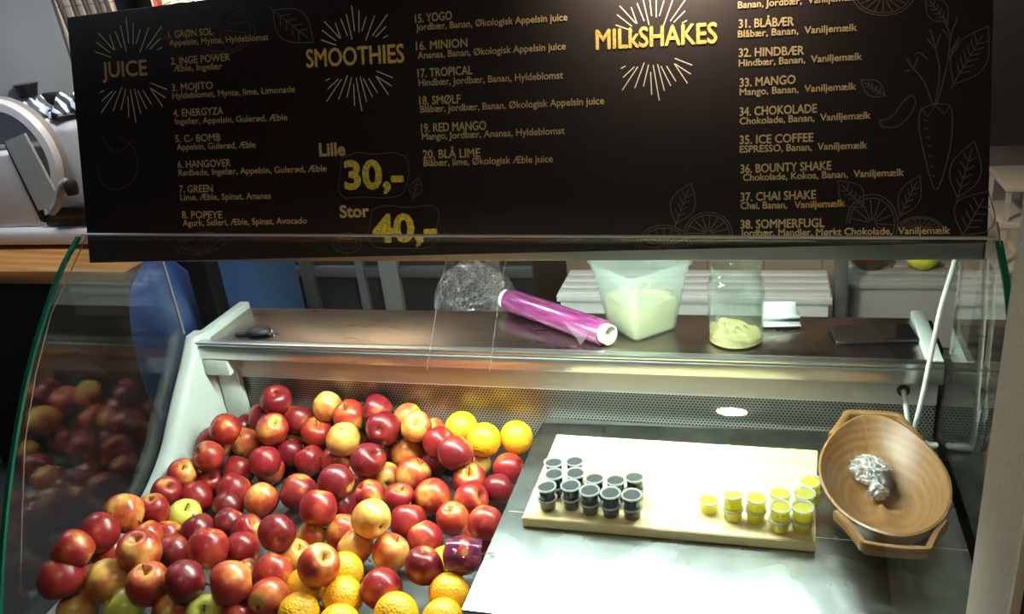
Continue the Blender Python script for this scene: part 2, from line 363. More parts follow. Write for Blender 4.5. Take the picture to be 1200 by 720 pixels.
# ------------------------------------------------------------------ steel worktop tray
tr = thing('steel_worktop', 'mottled stainless steel worktop platform under the cutting board', 'worktop', (0, 0, ZD))
MB().poly([(-.447, .953, .0), (XR - .006, .953, 0), (XR - .006, 1.545, 0), (-.452, 1.512, 0)], (0, 0, -.004)).build('sheet_top', M_steel, tr, smooth=False, loc=(0, 0, -ZD))
MB().box(-.447, XR - .006, .953, .957, .004, -ZD - .004).build('front_skirt', M_alu, tr, smooth=False)
MB().poly([(-.446, .958, 0), (-.440, .958, 0), (-.445, 1.51, 0), (-.451, 1.51, 0)], (0, 0, -ZD - .004)).build('side_skirt', M_alu, tr, smooth=False, loc=(0, 0, 0))
MB().box(-.452, XR - .006, 1.5155, 1.554, .100, .1265).build('rear_ledge', M_alu, tr, smooth=False)
MB().box(-.44, XR - .006, 1.2045, 1.2055, -.0005, .0004).build('sheet_seam', M_edge2, tr, smooth=False, loc=(0, 0, -ZD))

# ------------------------------------------------------------------ room lamps, with one added fill panel
dl = thing('ceiling_downlight', 'round warm ceiling downlight above the customer side', 'lamp', (-.077, -.148, ZC - .02))
MB().lathe([(.075, .018), (.075, 0), (.056, -.006), (.052, .004)], 32, cap=False).build('trim_ring', M_white, dl)
MB().lathe([(.053, .002), (.053, .012)], 32).build('lens', M_down, dl)
bl = thing('added_fill_panel', 'unseen cool white fill panel added on the ceiling over the slicer counter', 'lamp', (-2.20, 2.02, ZC - .03))  # added out of view to brighten the slicer and the left wall
MB().box(-.31, .31, -.16, .16, .004, .03, .004).build('frame', M_white, bl); MB().box(-.29, .29, -.14, .14, -.003, .006).build('diffuser', M_fillpanel, bl)
def spot_fixture(name, label, loc, target, watts, col, ang):
    t = thing(name, label, 'lamp', loc)
    dr = (Vector(target) - Vector(loc)).normalized(); q = dr.to_track_quat('-Z', 'Y')
    sh_ = MB().lathe([(.006, .10), (.030, .095), (.034, .0), (.031, .0), (.028, .085), (.004, .088)], 24, cap=False).mat(q.to_matrix().to_4x4()).build('lamp_head', M_black, t)
    MB().tube([-dr * .09, -dr * .09 + Vector((0, 0, ZC - loc[2] - .07))], .006).build('lamp_stem', M_black, t)
    L = bpy.data.lights.new('spot_bulb', 'SPOT'); L.energy = watts; L.color = col; L.spot_size = radians(ang); L.spot_blend = .8; L.shadow_soft_size = .025
    o = bpy.data.objects.new('spot_bulb', L); COL.objects.link(o); o.parent = t; o.location = dr * .004; o.rotation_euler = q.to_euler()
    return t
spot_fixture('track_spotlight', 'black spotlight aimed down at the menu board', (-.14, 1.36, 1.16), (-.13, 1.52, 1.05), BOARD_SPOT_W, (1.0, .80, .62), 120)
spot_fixture('wall_spotlight', 'black spotlight aimed at the tiled back wall', (-1.75, 2.55, 1.45), (-2.0, 3.0, .85), WALL_SPOT_W, (1.0, .84, .62), 110)

# ------------------------------------------------------------------ menu board
BZ0 = Vector((-1.326, 1.330, .440)); BU = (Vector((.320, 1.330, .470)) - BZ0); BLEN = BU.length; BU.normalize()
BN = None
upv = (Vector((-1.308, 1.474, .908)) - BZ0); upv = (upv - BU * upv.dot(BU)); BH = upv.length; BV = upv.normalized(); BN = BU.cross(BV).normalized()
if BN.y > 0: BN = -BN
def bd(px, py, lift=0.0):
    """point of the photograph on the plane of the board -> (u, v) along the board"""
    r = R @ Vector((px - 600, py - 360, FPX)); t = (BZ0 - CAM).dot(BN) / r.dot(BN); p = CAM + r * t - BZ0
    return p.dot(BU), p.dot(BV)
MBd = Matrix(((BU.x, BV.x, BN.x, BZ0.x), (BU.y, BV.y, BN.y, BZ0.y), (BU.z, BV.z, BN.z, BZ0.z), (0, 0, 0, 1)))
tB = NT('black menu board print'); nB = tB.noise(tB.coord(), 40, 5)
M_board = tB.done(tB.bsdf(Base_Color=tB.mix(nB, (.012, .008, .007), (.020, .013, .0115)), Roughness=.58, Specular_IOR_Level=.32))
def gold(name, a, b):
    t = NT(name); n = t.noise(t.coord(), 260, 3, .7); return t.done(t.bsdf(Base_Color=t.ramp(n, [(.35, a), (.65, b)]), Roughness=.5))
M_gold = gold('gold glitter lettering', (.60, .37, .05), (1.0, .80, .24))
M_gold2 = gold('yellow glitter lettering', (.50, .34, .02), (.98, .85, .12))
M_tan = gold('tan lettering', (.50, .38, .17), (.70, .54, .27))
M_amber = gold('amber lettering', (.5, .28, .03), (.7, .45, .06))
M_chalk = plain('pale chalk rays', (.88, .80, .62), .6)
M_faint = plain('faint chalk drawing', (.105, .075, .06), .7)
board = MB().box(0, BLEN, 0, BH, -.018, 0, .0015).build('menu_board', M_board)
board.matrix_world = MBd
tag(board, 'long black menu board with gold lettering leaning on top of the display case', 'menu board')
def text(s, a, b, cap, m, name='menu_line', bold=.012, tail=None):
    (u0, v0), (u1, v1) = bd(*a), bd(*b)
    cu = bpy.data.curves.new(name, 'FONT'); cu.body = s; cu.size = 1.0; cu.offset = bold; cu.resolution_u = 3
    o = bpy.data.objects.new(name, cu); COL.objects.link(o)
    me = bpy.data.meshes.new_from_object(o.evaluated_get(bpy.context.evaluated_depsgraph_get())); bpy.data.objects.remove(o)
    xs = [v.co.x for v in me.vertices]; x0, x1 = min(xs), max(xs)
    L = math.hypot(u1 - u0, v1 - v0); sx = L / (x1 - x0)
    uc, vc = bd(a[0], a[1] - cap); sy = (vc - v0) / .70
    ang = math.atan2(v1 - v0, u1 - u0)
    for v in me.vertices:
        x, y = (v.co.x - x0) * sx, v.co.y * sy; y += x * 0
        v.co = (u0 + x * cos(ang) - y * sin(ang) * .3, v0 + x * sin(ang) + y * cos(ang), .0011)
    b = cap * .000045        # heavier strokes: the same outline laid over itself, shifted by a hair
    tb_ = bmesh.new()
    for k, (dx, dy) in enumerate(((-b, 0), (b, 0), (0, b), (0, -b))):
        n0 = len(tb_.verts); tb_.from_mesh(me); tb_.verts.ensure_lookup_table()
        for v in tb_.verts[n0:]: v.co += Vector((dx, dy, k * .00015))
    tb_.to_mesh(me); tb_.free()
    me.materials.append(m); o = bpy.data.objects.new(name, me); COL.objects.link(o); o.parent = board
    return o
ENTRIES = [
 ('1. GRØN SOL', (198, 45), (250, 41), 8.5, 'Appelsin, Mynte, Hyldeblomst', (199, 54), (315, 47)),
 ('2. INGE POWER', (201, 76), (270, 71), 8.5, 'Æble, Ingefær', (204, 84), (261, 81)),
 ('3. MOJITO', (202, 107), (250, 104), 8.5, 'Hyldeblomst, Mynte, lime, Limonade', (203, 116), (346, 108)),
 ('4. ENERGYZA', (204, 137), (262, 134), 8.5, 'Ingefær, Appelsin, Gulerød, Æble', (206, 146), (337, 141)),
 ('5. C- BOMB', (206, 167), (259, 165), 8.5, 'Appelsin, Gulerød, Æble', (208, 176), (300, 173)),
 ('6. HANGOVER', (209, 197), (271, 195), 8.5, 'Rødbede, Ingefær, Appelsin, Gulerød, Æble', (210, 206), (383, 201)),
 ('7. GREEN', (211, 226), (250, 225), 8.5, 'Lime, Æble, Spinat, Ananas', (212, 235), (318, 233)),
 ('8. POPEYE', (214, 256), (261, 256), 8.5, 'Agurk, Selleri, Æble, Spinat, Avocado', (215, 265), (360, 262)),
 ('15. YOGO', (487, 27), (530, 23), 10, 'Jordbær, Banan, Økologisk Appelsin juice', (488, 36), (665, 24)),
 ('16. MINION', (488, 59), (548, 55), 10, 'Ananas, Banan, Økologisk Appelsin juice', (490, 69), (663, 58)),
 ('17. TROPICAL', (490, 91), (554, 87), 10, 'Hindbær, Jordbær, Banan, Hyldeblomst', (491, 101), (660, 92)),
 ('18. SMØLF', (492, 123), (540, 121), 10, 'Blåbær, Jordbær, Banan, Økologisk Appelsin juice', (493, 132), (708, 122)),
 ('19. RED MANGO', (494, 155), (570, 152), 10, 'Mango, Jordbær, Ananas, Hyldeblomst', (495, 164), (662, 157)),
 ('20. BLÅ LIME', (496, 186), (563, 184), 10, 'Blåbær, lime, Økologisk Æble juice', (497, 195), (648, 190)),
 ('', 0, 0, 0, 'Banan, Jordbær,  Vaniljemælk', (865, 10), (1006, 0)),
 ('31. BLÅBÆR', (866, 33), (930, 30), 10, 'Blåbær, Banan,  Vaniljemælk', (865, 44), (1004, 36)),
 ('32. HINDBÆR', (866, 67), (942, 64), 10, 'Hindbær, Banan,  Vaniljemælk', (866, 78), (1010, 70)),
 ('33. MANGO', (867, 102), (932, 98), 10, 'Mango, Banan,  Vaniljemælk', (867, 112), (1003, 105)),
 ('34. CHOKOLADE', (867, 136), (957, 132), 10, 'Chokolade, Banan,  Vaniljemælk', (867, 146), (1020, 139)),
 ('35. ICE COFFEE', (867, 169), (953, 166), 10, 'ESPRESSO, Banan,  Vaniljemælk', (867, 179), (1016, 174)),
 ('36. BOUNTY SHAKE', (868, 203), (974, 199), 10, 'Chokolade, Kokos, Banan,  Vaniljemælk', (871, 212), (1059, 206)),
 ('37. CHAI SHAKE', (868, 236), (956, 233), 10, 'Chai, Banan,', (868, 245), (922, 244)),
 ('38. SOMMERFUGL', (868, 268), (966, 266), 10, 'Jordbær, Mandler, Mørkt Chokolade,  Vaniljemælk', (868, 277), (1113, 274)),
]
for h, ha, hb_, cap, ln, la, lb in ENTRIES:
    if h: text(h, ha, hb_, cap, M_tan, 'entry_title', 0)
    text(ln, la, lb, 8.0 if la[0] > 400 else 7.2, M_tan, 'entry_ingredients', 0)
text('Vaniljemælk', (931, 244), (990, 242), 8, M_amber, 'entry_ingredients', .008)
text('JUICE', (121, 91), (173, 88), 18, M_tan, 'section_heading', 0)
text('SMOOTHIES', (360, 79), (474, 73), 21, M_gold, 'section_heading', 0)
text('MILkSHAKES', (699, 58), (840, 50), 23, M_gold, 'section_heading', 0)
text('Lille', (375, 183), (405, 182), 15, M_tan, 'size_word', .015)
text('30,-', (405, 221), (473, 220), 32, M_gold2, 'price', .02)
text('Stor', (399, 255), (433, 254), 14, M_tan, 'size_word', .015)
text('40,-', (438, 283), (512, 282), 31, M_gold2, 'price', .02)
BUR = [(820, 25, 832, 130), (850, 45, 850, 135), (880, 70, 862, 130), (915, 65, 878, 168), (968, 60, 905, 150), (962, 110, 918, 155), (970, 147, 950, 158), (797, 58, 822, 165), (775, 80, 803, 150), (752, 95, 775, 160), (707, 90, 770, 158), (697, 125, 755, 170), (692, 165, 757, 188),
       (730, 325, 712, 335), (765, 328, 720, 370), (778, 328, 717, 420), (803, 312, 766, 412), (820, 320, 800, 405), (828, 348, 832, 438), (838, 322, 862, 460), (855, 318, 882, 422), (868, 325, 907, 403), (890, 325, 927, 385), (920, 315, 972, 393), (925, 318, 985, 357), (922, 295, 990, 322)]
def ribbon(mb, pts, wd, z=.0006):
    uv = [Vector((*bd(*p), z)) for p in pts]; w2 = wd / 2; L = []; 
    for i, p in enumerate(uv):
        d = (uv[min(i + 1, len(uv) - 1)] - uv[max(i - 1, 0)]); d = d.normalized() if d.length > 1e-9 else Vector((1, 0, 0))
        n = Vector((-d.y, d.x, 0)); L.append((p + n * w2, p - n * w2))
    for (a, b), (c, d) in zip(L, L[1:]): mb.quad(a, b, d, c)
for (cx, cy), k in (((151.5, 81), 1.0), ((416, 67), 1.0), ((764, 51), 1.06)):
    for part in (BUR[:13], BUR[13:]):
        mb = MB()
        for x0, y0, x1, y1 in part: ribbon(mb, [(cx + (x0 - 833) / 3.53 * k, cy + (y0 - 237) / 3.53 * k), (cx + (x1 - 833) / 3.53 * k, cy + (y1 - 237) / 3.53 * k)], .0017)
        mb.build('sunburst', M_chalk, board, smooth=False)
def sp2(pts, n=6): return [(p.x, p.y) for p in spline([(a, b, 0) for a, b in pts], n)]
def arc(cx, cy, rx, ry, a0=0, a1=360, n=40): return [(cx + rx * cos(radians(a0 + (a1 - a0) * k / n)), cy + ry * sin(radians(a0 + (a1 - a0) * k / n))) for k in range(n + 1)]
def drawing(name, lines, wd=.0016, m=None):
    mb = MB()
    for l in lines: ribbon(mb, l, wd)
    return mb.build(name, m or M_faint, board, smooth=False)
def leaf(tip, base, bulge, veins=4):
    (x0, y0), (x1, y1) = base, tip; dx, dy = x1 - x0, y1 - y0; nx, ny = -dy * bulge, dx * bulge
    P = lambda t, s: (x0 + dx * t + nx * s, y0 + dy * t + ny * s)
    ls = [sp2([P(0, 0), P(.3, .8), P(.6, .85), P(1, 0)]), sp2([P(0, 0), P(.3, -.8), P(.6, -.85), P(1, 0)]), [P(-.08, 0), P(.85, 0)]]
    for k in range(veins):
        t = .18 + .6 * k / veins
        for s in (1, -1): ls.append([P(t, 0), P(t + .12, .42 * s)])
    return ls
def slice_(cx, cy, rx, ry, a0=0, a1=360, n=9):
    ls = [arc(cx, cy, rx, ry, a0, a1), arc(cx, cy, rx * .88, ry * .88, a0, a1)]
    for k in range(n):
        a = radians(a0 + (a1 - a0) * (k + .5) / n); ls.append([(cx + rx * .12 * cos(a), cy + ry * .12 * sin(a)), (cx + rx * .84 * cos(a), cy + ry * .84 * sin(a))])
    return ls
drawing('leaf_drawing', leaf((368, 50), (320, 12), .34), m=plain('grey chalk drawing', (.17, .145, .13), .7))
drawing('orange_drawing', slice_(255, 34, 44, 30, -160, 120) + slice_(215, 26, 36, 26, 60, 300))
drawing('cup_drawing', [sp2([(113, 190), (120, 215), (140, 222), (160, 205), (158, 175), (140, 160)]), sp2([(120, 160), (135, 178), (158, 165)])])
drawing('price_cloud', [sp2([(400, 186), (418, 179), (440, 181), (462, 179), (476, 186), (479, 198), (478, 212), (470, 228), (450, 232), (425, 231), (405, 232), (397, 222), (399, 204), (400, 186)])])
drawing('price_cloud', [sp2([(436, 246), (452, 241), (480, 243), (506, 241), (514, 250), (512, 266), (514, 280), (500, 290), (470, 291), (442, 290), (432, 280), (434, 262), (436, 246)])])
drawing('leaf_drawing', leaf((491, 208), (484, 232), .32, 3)); drawing('seed_drawing', [arc(407, 285, 17, 12), arc(407, 284, 11, 8)])
drawing('slice_drawing', slice_(240, 300, 36, 28, 180, 330))
drawing('slice_drawing', slice_(778, 292, 33, 28, 180, 360)); drawing('slice_drawing', slice_(830, 274, 28, 25, 170, 380))
drawing('leaf_drawing', leaf((810, 214), (792, 262), .30))
drawing('slice_drawing', slice_(1035, -6, 36, 24, 0, 180)); drawing('leaf_drawing', leaf((1085, -4), (1110, 26), .35))
drawing('leaf_drawing', leaf((1158, 30), (1117, 99), .28, 6)); drawing('leaf_drawing', leaf((1008, 94), (1037, 112), .30))
drawing('bean_drawing', [sp2([(1030, 142), (1045, 137), (1056, 122), (1068, 112), (1073, 120), (1066, 135), (1052, 148), (1036, 149), (1030, 142)]), sp2([(1042, 138), (1050, 132), (1054, 124)])])
car = [sp2([(1078, 130), (1077, 150), (1084, 185), (1092, 215), (1097, 222), (1103, 212), (1112, 180), (1116, 150), (1114, 126), (1104, 122), (1090, 123), (1078, 130)]), [(1079, 126), (1087, 137), (1096, 123), (1106, 134), (1114, 124)]]
car += [sp2(l) for l in ([(1093, 122), (1082, 95), (1068, 78)], [(1096, 122), (1101, 85), (1096, 55)], [(1098, 122), (1110, 75), (1114, 40)], [(1110, 72), (1124, 52)], [(1068, 78), (1062, 68)], [(1070, 80), (1076, 68)], [(1068, 82), (1060, 84)], [(1096, 57), (1086, 45)], [(1096, 57), (1102, 40)], [(1096, 55), (1090, 34)], [(1114, 42), (1106, 22)], [(1114, 42), (1122, 20)], [(1114, 46), (1104, 34)], [(1114, 60), (1124, 44)], [(1087, 70), (1078, 62), (1072, 64)])]
for y in (140, 150, 160, 170, 182, 194, 205): car.append([(1080 + (y - 130) * .16, y), (1086 + (y - 130) * .13, y + 2)])
drawing('carrot_drawing', car, .0018)
drawing('leaf_drawing', leaf((1142, 165), (1122, 232), .28)); drawing('leaf_drawing', leaf((1158, 224), (1128, 276), .45)); drawing('leaf_drawing', leaf((1078, 205), (1055, 253), .25)); drawing('leaf_drawing', leaf((982, 212), (1012, 243), .35))
drawing('slice_drawing', slice_(1022, 262, 30, 34, -180, 40)); drawing('slice_drawing', slice_(1078, 268, 26, 14, 180, 360))

def onz(px, py, z):
    r = R @ Vector((px - 600, py - 360, FPX)); return CAM + r * ((z - CAM.z) / r.z)
# ------------------------------------------------------------------ apples and oranges
M_APPLE = {
 'D': apple_mat('deep crimson apple skin', (.62, .30, .06), (.30, .028, .022), (.155, .007, .014), .06, .30),
 'R': apple_mat('red apple skin', (.74, .38, .08), (.44, .055, .025), (.26, .012, .016), .12, .40),
 'O': apple_mat('orange red apple skin', (.80, .46, .11), (.60, .15, .04), (.36, .028, .018), .27, .50),
 'Y': apple_mat('yellow apple skin with red blush', (.80, .52, .13), (.70, .30, .06), (.45, .06, .025), .34, .50),
 'G': apple_mat('yellow green apple skin', (.62, .60, .10), (.62, .56, .10), (.55, .36, .06), .95, .25)}
M_stem = plain('brown apple stem', (.10, .055, .025), .7); M_calyx = plain('dry brown calyx', (.13, .085, .035), .8)
M_orange = orange_mat('bright orange peel', (.90, .40, .012), (.95, .48, .02)); M_button = plain('pale green stem button', (.34, .30, .10), .7)
APROF = [(0, -.355), (.04, -.365), (.08, -.395), (.12, -.425), (.175, -.440), (.25, -.425), (.325, -.382), (.40, -.300), (.465, -.17), (.496, -.04), (.499, .08), (.476, .205), (.428, .31), (.365, .385), (.295, .430), (.22, .448), (.16, .438), (.105, .395), (.062, .335), (.03, .27), (0, .245)]
def apple_proto(c, k):
    mb = MB().lathe(APROF, 28, cap=False); rd = random.Random(k)
    ph, sk, tall = rd.random() * 6, rd.uniform(-.06, .06), rd.uniform(.93, 1.03)
    for v in mb.b.verts:
        a = math.atan2(v.co.y, v.co.x); q = 1 + .016 * cos(5 * a + ph) * (1 if v.co.z < .1 else .4) + .012 * cos(2 * a + ph * 2)
        v.co.x *= q; v.co.y *= q; v.co.z *= tall; v.co.x += sk * v.co.z; v.co.z += sk * v.co.x * .8
    bmesh.ops.remove_doubles(mb.b, verts=mb.b.verts, dist=.0006)
    return mb.build('apple', M_APPLE[c], ang=180)
STEM = [MB().tube(spline([(0, 0, .22), (.02, .01, .34), (.05, .02, .46), (.10, .03, .56)], 3), [.016, .016, .015, .014, .014, .014, .015, .018, .022, .024][:10], 6) for _ in (0,)][0].build('stem', M_stem).data
CAL = MB()
for k in range(5):
    a = 2 * pi * k / 5; CAL.poly([(.015 * cos(a - 1), .015 * sin(a - 1), -.352), (.06 * cos(a), .06 * sin(a), -.40), (.015 * cos(a + 1), .015 * sin(a + 1), -.352)], (0, 0, -.008))
CAL = CAL.lathe([(0, -.365), (.028, -.362), (.03, -.345), (0, -.34)], 8).build('calyx', M_calyx).data
for o in [o for o in bpy.data.objects if o.data in (STEM, CAL)]: bpy.data.objects.remove(o)
PROTO = {}
for c in 'DROYG':
    PROTO[c] = []
    for k in range(3):
        o = apple_proto(c, hash(c) % 1 + 'DROYG'.index(c) * 10 + k); PROTO[c].append(o.data); bpy.data.objects.remove(o)
oo = MB(); bmesh.ops.create_uvsphere(oo.b, u_segments=32, v_segments=20, radius=.5)
for v in oo.b.verts:
    v.co.z *= .965; d = Vector((v.co.x, v.co.y)).length
    if v.co.z > .3: v.co.z -= .03 * math.exp(-(d / .07) ** 2)
OME = oo.build('orange', M_orange, ang=180); OM = OME.data; bpy.data.objects.remove(OME)
bb = MB().lathe([(0, .470), (.030, .466), (.038, .452), (.03, .44), (0, .44)], 9).build('stem_button', M_button); BUT = bb.data; bpy.data.objects.remove(bb)
FRUIT = [
    (-1.0973, 1.5134, 0.0204, 0.0745, 'D', 's', (0.272, -0.351, 0.896), (0.908, -0.333, 0.255), 'second deep crimson apple from the left in the rear row against the perforated panel'),
    (-1.1466, 1.5144, -0.0293, 0.0733, 'D', 'n', (0.767, 0.527, -0.366), (-0.378, -0.11, 0.367), 'leftmost deep crimson apple in the rear row against the perforated panel'),
    (-1.084, 1.4567, -0.0199, 0.075, 'R', 'c', (-0.581, 0.296, -0.758), (0.446, -0.887, 0.119), 'fifth red apple from the left in the second row from the rear'),
    (-1.051, 1.5159, -0.0314, 0.0728, 'D', 'n', (0.007, 0.529, 0.849), (-0.078, -0.997, -0.016), 'third deep crimson apple from the left in the rear row against the perforated panel'),
    (-0.9679, 1.5168, 0.0109, 0.0695, 'Y', 'n', (0.526, 0.227, -0.819), (0.526, 0.222, 0.821), 'the only yellow apple with red blush in the rear row against the perforated panel'),
    (-0.9905, 1.4872, -0.0424, 0.0745, 'O', 's', (0.403, -0.233, 0.885), (-0.02, 0.066, 0.998), 'second orange-red apple from the left in the second row from the rear'),
    (-0.9044, 1.5004, -0.0053, 0.0764, 'O', 's', (-0.138, -0.352, 0.926), (0.42, 0.172, 0.891), 'leftmost orange-red apple in the rear row against the perforated panel'),
    (-0.8899, 1.4307, -0.0182, 0.0768, 'Y', 'c', (-0.103, 0.128, -0.986), (0.394, -0.144, 0.908), 'second yellow apple with red blush from the left in the second row from the rear'),
    (-1.1721, 1.4061, 0.0051, 0.0712, 'R', 'n', (0.66, 0.383, -0.647), (0.133, -0.717, 0.684), 'third red apple from the left in the second row from the rear'),
    (-1.2197, 1.4151, -0.0444, 0.0789, 'R', 'c', (-0.925, 0.174, 0.339), (0.003, -0.295, 0.955), 'second red apple from the left in the second row from the rear'),
    (-1.1698, 1.4603, -0.0672, 0.072, 'O', 'n', (0.111, 0.712, 0.693), (-0.378, 0.177, 0.908), 'leftmost orange-red apple in the second row from the rear'),
    (-1.0571, 1.3651, -0.0488, 0.0706, 'R', 'n', (-0.31, 0.688, 0.656), (-0.82, 0.57, 0.047), 'fourth red apple from the left in the second row from the rear'),
    (-1.0537, 1.4585, -0.0868, 0.0714, 'D', 'n', (-0.108, 0.452, 0.885), (-0.492, -0.605, 0.626), 'second deep crimson apple from the left in the second row from the rear'),
    (-0.9886, 1.4337, -0.0868, 0.0702, 'R', 'n', (-0.545, 0.193, 0.816), (0.634, -0.047, 0.772), 'fourth red apple from the right in the second row from the rear'),
    (-1.0867, 1.5183, -0.0872, 0.0671, 'Y', 'n', (-0.392, -0.679, -0.62), (0.538, -0.564, 0.627), 'leftmost yellow apple with red blush in the second row from the rear'),
    (-1.1828, 1.3447, -0.03, 0.0695, 'R', 's', (-0.517, -0.513, 0.685), (0.727, -0.528, 0.439), 'leftmost red apple in the second row from the rear'),
    (-1.2311, 1.3039, -0.0513, 0.066, 'O', 's', (0.416, -0.268, 0.869), (0.78, -0.442, 0.442), 'leftmost orange-red apple in the middle row of the heap'),
    (-1.1994, 1.3399, -0.0954, 0.0682, 'R', 's', (0.518, -0.253, 0.817), (0.762, -0.591, 0.266), 'third red apple from the left in the middle row of the heap'),
    (-1.1381, 1.3712, -0.0852, 0.0743, 'R', 'n', (0.175, 0.66, 0.731), (0.364, -0.028, 0.931), 'fifth red apple from the left in the middle row of the heap'),
    (-1.1816, 1.2696, -0.0857, 0.0746, 'R', 'n', (0.351, -0.369, -0.861), (0.714, -0.575, -0.4), 'second red apple from the left in the middle row of the heap'),
    (-1.1108, 1.3082, -0.0867, 0.0745, 'R', 'n', (-0.332, -0.667, -0.667), (0.662, 0.749, 0.032), 'fourth red apple from the left in the middle row of the heap'),
    (-1.0226, 1.2775, -0.0847, 0.0727, 'O', 'n', (0.292, 0.871, 0.395), (0.007, -0.632, 0.775), 'second orange-red apple from the left in the middle row of the heap'),
    (-0.9517, 1.3133, -0.0813, 0.0775, 'D', 'n', (-0.341, -0.457, -0.822), (0.656, -0.575, 0.489), 'second deep crimson apple from the left in the middle row of the heap'),
    (-0.8372, 1.2062, -0.0315, 0.075, 'R', 'n', (-0.054, -0.605, -0.795), (0.324, 0.364, 0.873), 'sixth red apple from the left in the middle row of the heap'),
    (-0.8314, 1.2781, -0.0208, 0.0742, 'D', 'c', (-0.979, 0.169, 0.111), (0.878, -0.297, -0.374), 'third deep crimson apple from the left in the middle row of the heap'),
    (-0.9224, 1.4364, -0.0859, 0.0719, 'R', 'n', (-0.854, -0.393, 0.341), (-0.114, -0.177, 0.978), 'third red apple from the right in the second row from the rear'),
    (-0.8107, 1.3802, -0.0347, 0.0744, 'D', 's', (0.72, -0.073, 0.69), (1.075, 0.063, 0.673), 'third deep crimson apple from the left in the second row from the rear'),
    (-0.8485, 1.3862, -0.091, 0.066, 'Y', 'n', (0.897, 0.442, -0.013), (-0.308, -0.658, 0.687), 'leftmost yellow apple with red blush in the middle row of the heap'),
    (-1.0765, 1.4012, -0.0966, 0.066, 'O', 's', (0.399, -0.492, 0.774), (0.156, -0.118, 0.981), 'third orange-red apple from the left in the middle row of the heap'),
    (-1.2056, 1.5164, -0.0657, 0.072, 'D', 'n', (-0.678, -0.158, 0.718), (0.116, -0.831, 0.544), 'leftmost deep crimson apple in the second row from the rear'),
    (-0.8362, 1.2845, -0.0874, 0.0696, 'D', 'n', (-0.331, 0.562, 0.758), (-0.696, -0.375, 0.612), 'fourth deep crimson apple from the left in the middle row of the heap'),
    (-0.8394, 1.5162, 0.0078, 0.0707, 'D', 'n', (-0.876, -0.183, 0.446), (0.095, -0.613, 0.784), 'rightmost deep crimson apple in the rear row against the perforated panel'),
    (-0.8022, 1.4581, -0.0026, 0.0769, 'D', 'c', (-0.161, 0.887, -0.432), (0.519, -0.745, 0.419), 'second deep crimson apple from the right in the second row from the rear'),
    (-0.7703, 1.52, -0.011, 0.0663, 'O', 's', (0.926, 0.129, 0.354), (0.689, -0.06, 0.722), 'rightmost orange-red apple in the rear row against the perforated panel'),
    (-0.7297, 1.4742, -0.0035, 0.0685, 'Y', 's', (0.333, -0.616, 0.714), (0.025, -0.87, 0.493), 'rightmost yellow apple with red blush in the second row from the rear'),
    (-0.7161, 1.52, -0.0446, 0.066, 'O', 'n', (-0.408, 0.279, 0.87), (0.457, -0.745, 0.485), 'second orange-red apple from the right in the second row from the rear'),
    (-0.673, 1.4585, -0.0285, 0.0698, 'R', 'c', (-0.661, 0.107, -0.743), (1.209, -0.09, 0.545), 'rightmost red apple in the second row from the rear'),
    (-0.621, 1.4149, -0.0238, 0.0745, 'D', 'n', (0.502, -0.41, -0.761), (0.761, 0.439, 0.477), 'rightmost deep crimson apple in the second row from the rear'),
    (-0.7642, 1.4769, -0.0775, 0.077, 'Y', 'n', (0.399, -0.145, -0.905), (-0.223, -0.074, 0.972), 'third yellow apple with red blush from the left in the second row from the rear'),
    (-0.8257, 1.5019, -0.0907, 0.066, 'R', 'n', (-0.414, -0.481, -0.773), (0.559, -0.517, 0.648), 'second red apple from the right in the second row from the rear'),
    (-0.7193, 1.3993, -0.0793, 0.0769, 'O', 's', (0.582, 0.346, 0.736), (0.183, -0.49, 0.852), 'rightmost orange-red apple in the middle row of the heap'),
    (-0.6952, 1.4664, -0.0893, 0.0668, 'D', 'n', (-0.805, 0.133, 0.578), (0.696, -0.149, 0.702), 'second deep crimson apple from the right in the middle row of the heap'),
    (-0.7856, 1.4004, -0.0913, 0.066, 'Y', 'c', (-0.487, 0.871, 0.062), (0.089, -0.029, 0.996), 'second yellow apple with red blush from the left in the middle row of the heap'),
    (-0.7888, 1.3259, -0.0877, 0.0688, 'R', 's', (-0.568, -0.236, 0.789), (-0.095, -0.516, 0.852), 'seventh red apple from the left in the middle row of the heap'),
    (-0.7228, 1.3273, -0.0897, 0.066, 'R', 's', (0.237, 0.042, 0.971), (0.876, -0.482, 0.026), 'fifth red apple from the right in the middle row of the heap'),
    (-0.6511, 1.3346, -0.0813, 0.0775, 'R', 'c', (0.385, -0.027, -0.922), (0.116, -0.588, 0.801), 'fourth red apple from the right in the middle row of the heap'),
    (-0.6008, 1.4769, -0.0919, 0.066, 'Y', 'n', (0.66, 0.723, 0.202), (0.113, -0.938, 0.327), 'rightmost yellow apple with red blush in the middle row of the heap'),
    (-0.5927, 1.4022, -0.0856, 0.0745, 'R', 's', (0.204, -0.346, 0.916), (0.186, 0.982, 0.037), 'third red apple from the right in the middle row of the heap'),
    (-0.569, 1.3402, -0.0848, 0.0711, 'R', 's', (0.857, -0.143, 0.494), (-0.546, -0.606, -0.579), 'second red apple from the right in the middle row of the heap'),
    (-0.5217, 1.4623, -0.0886, 0.0671, 'R', 'n', (-0.928, -0.16, -0.337), (-0.471, -0.284, 0.835), 'rightmost red apple in the middle row of the heap'),
    (-0.5233, 1.3867, -0.0889, 0.0665, 'D', 'n', (0.774, 0.627, 0.082), (0.816, 0.544, -0.196), 'rightmost deep crimson apple in the middle row of the heap'),
    (-0.6507, 1.5161, -0.0896, 0.0681, 'O', 'n', (-0.422, -0.581, -0.696), (0.031, -0.896, 0.443), 'rightmost orange-red apple in the second row from the rear'),
    (-0.9139, 1.5185, -0.088, 0.066, 'O', 'n', (-0.576, -0.512, -0.637), (0.2, 0.074, 0.977), 'third orange-red apple from the left in the second row from the rear'),
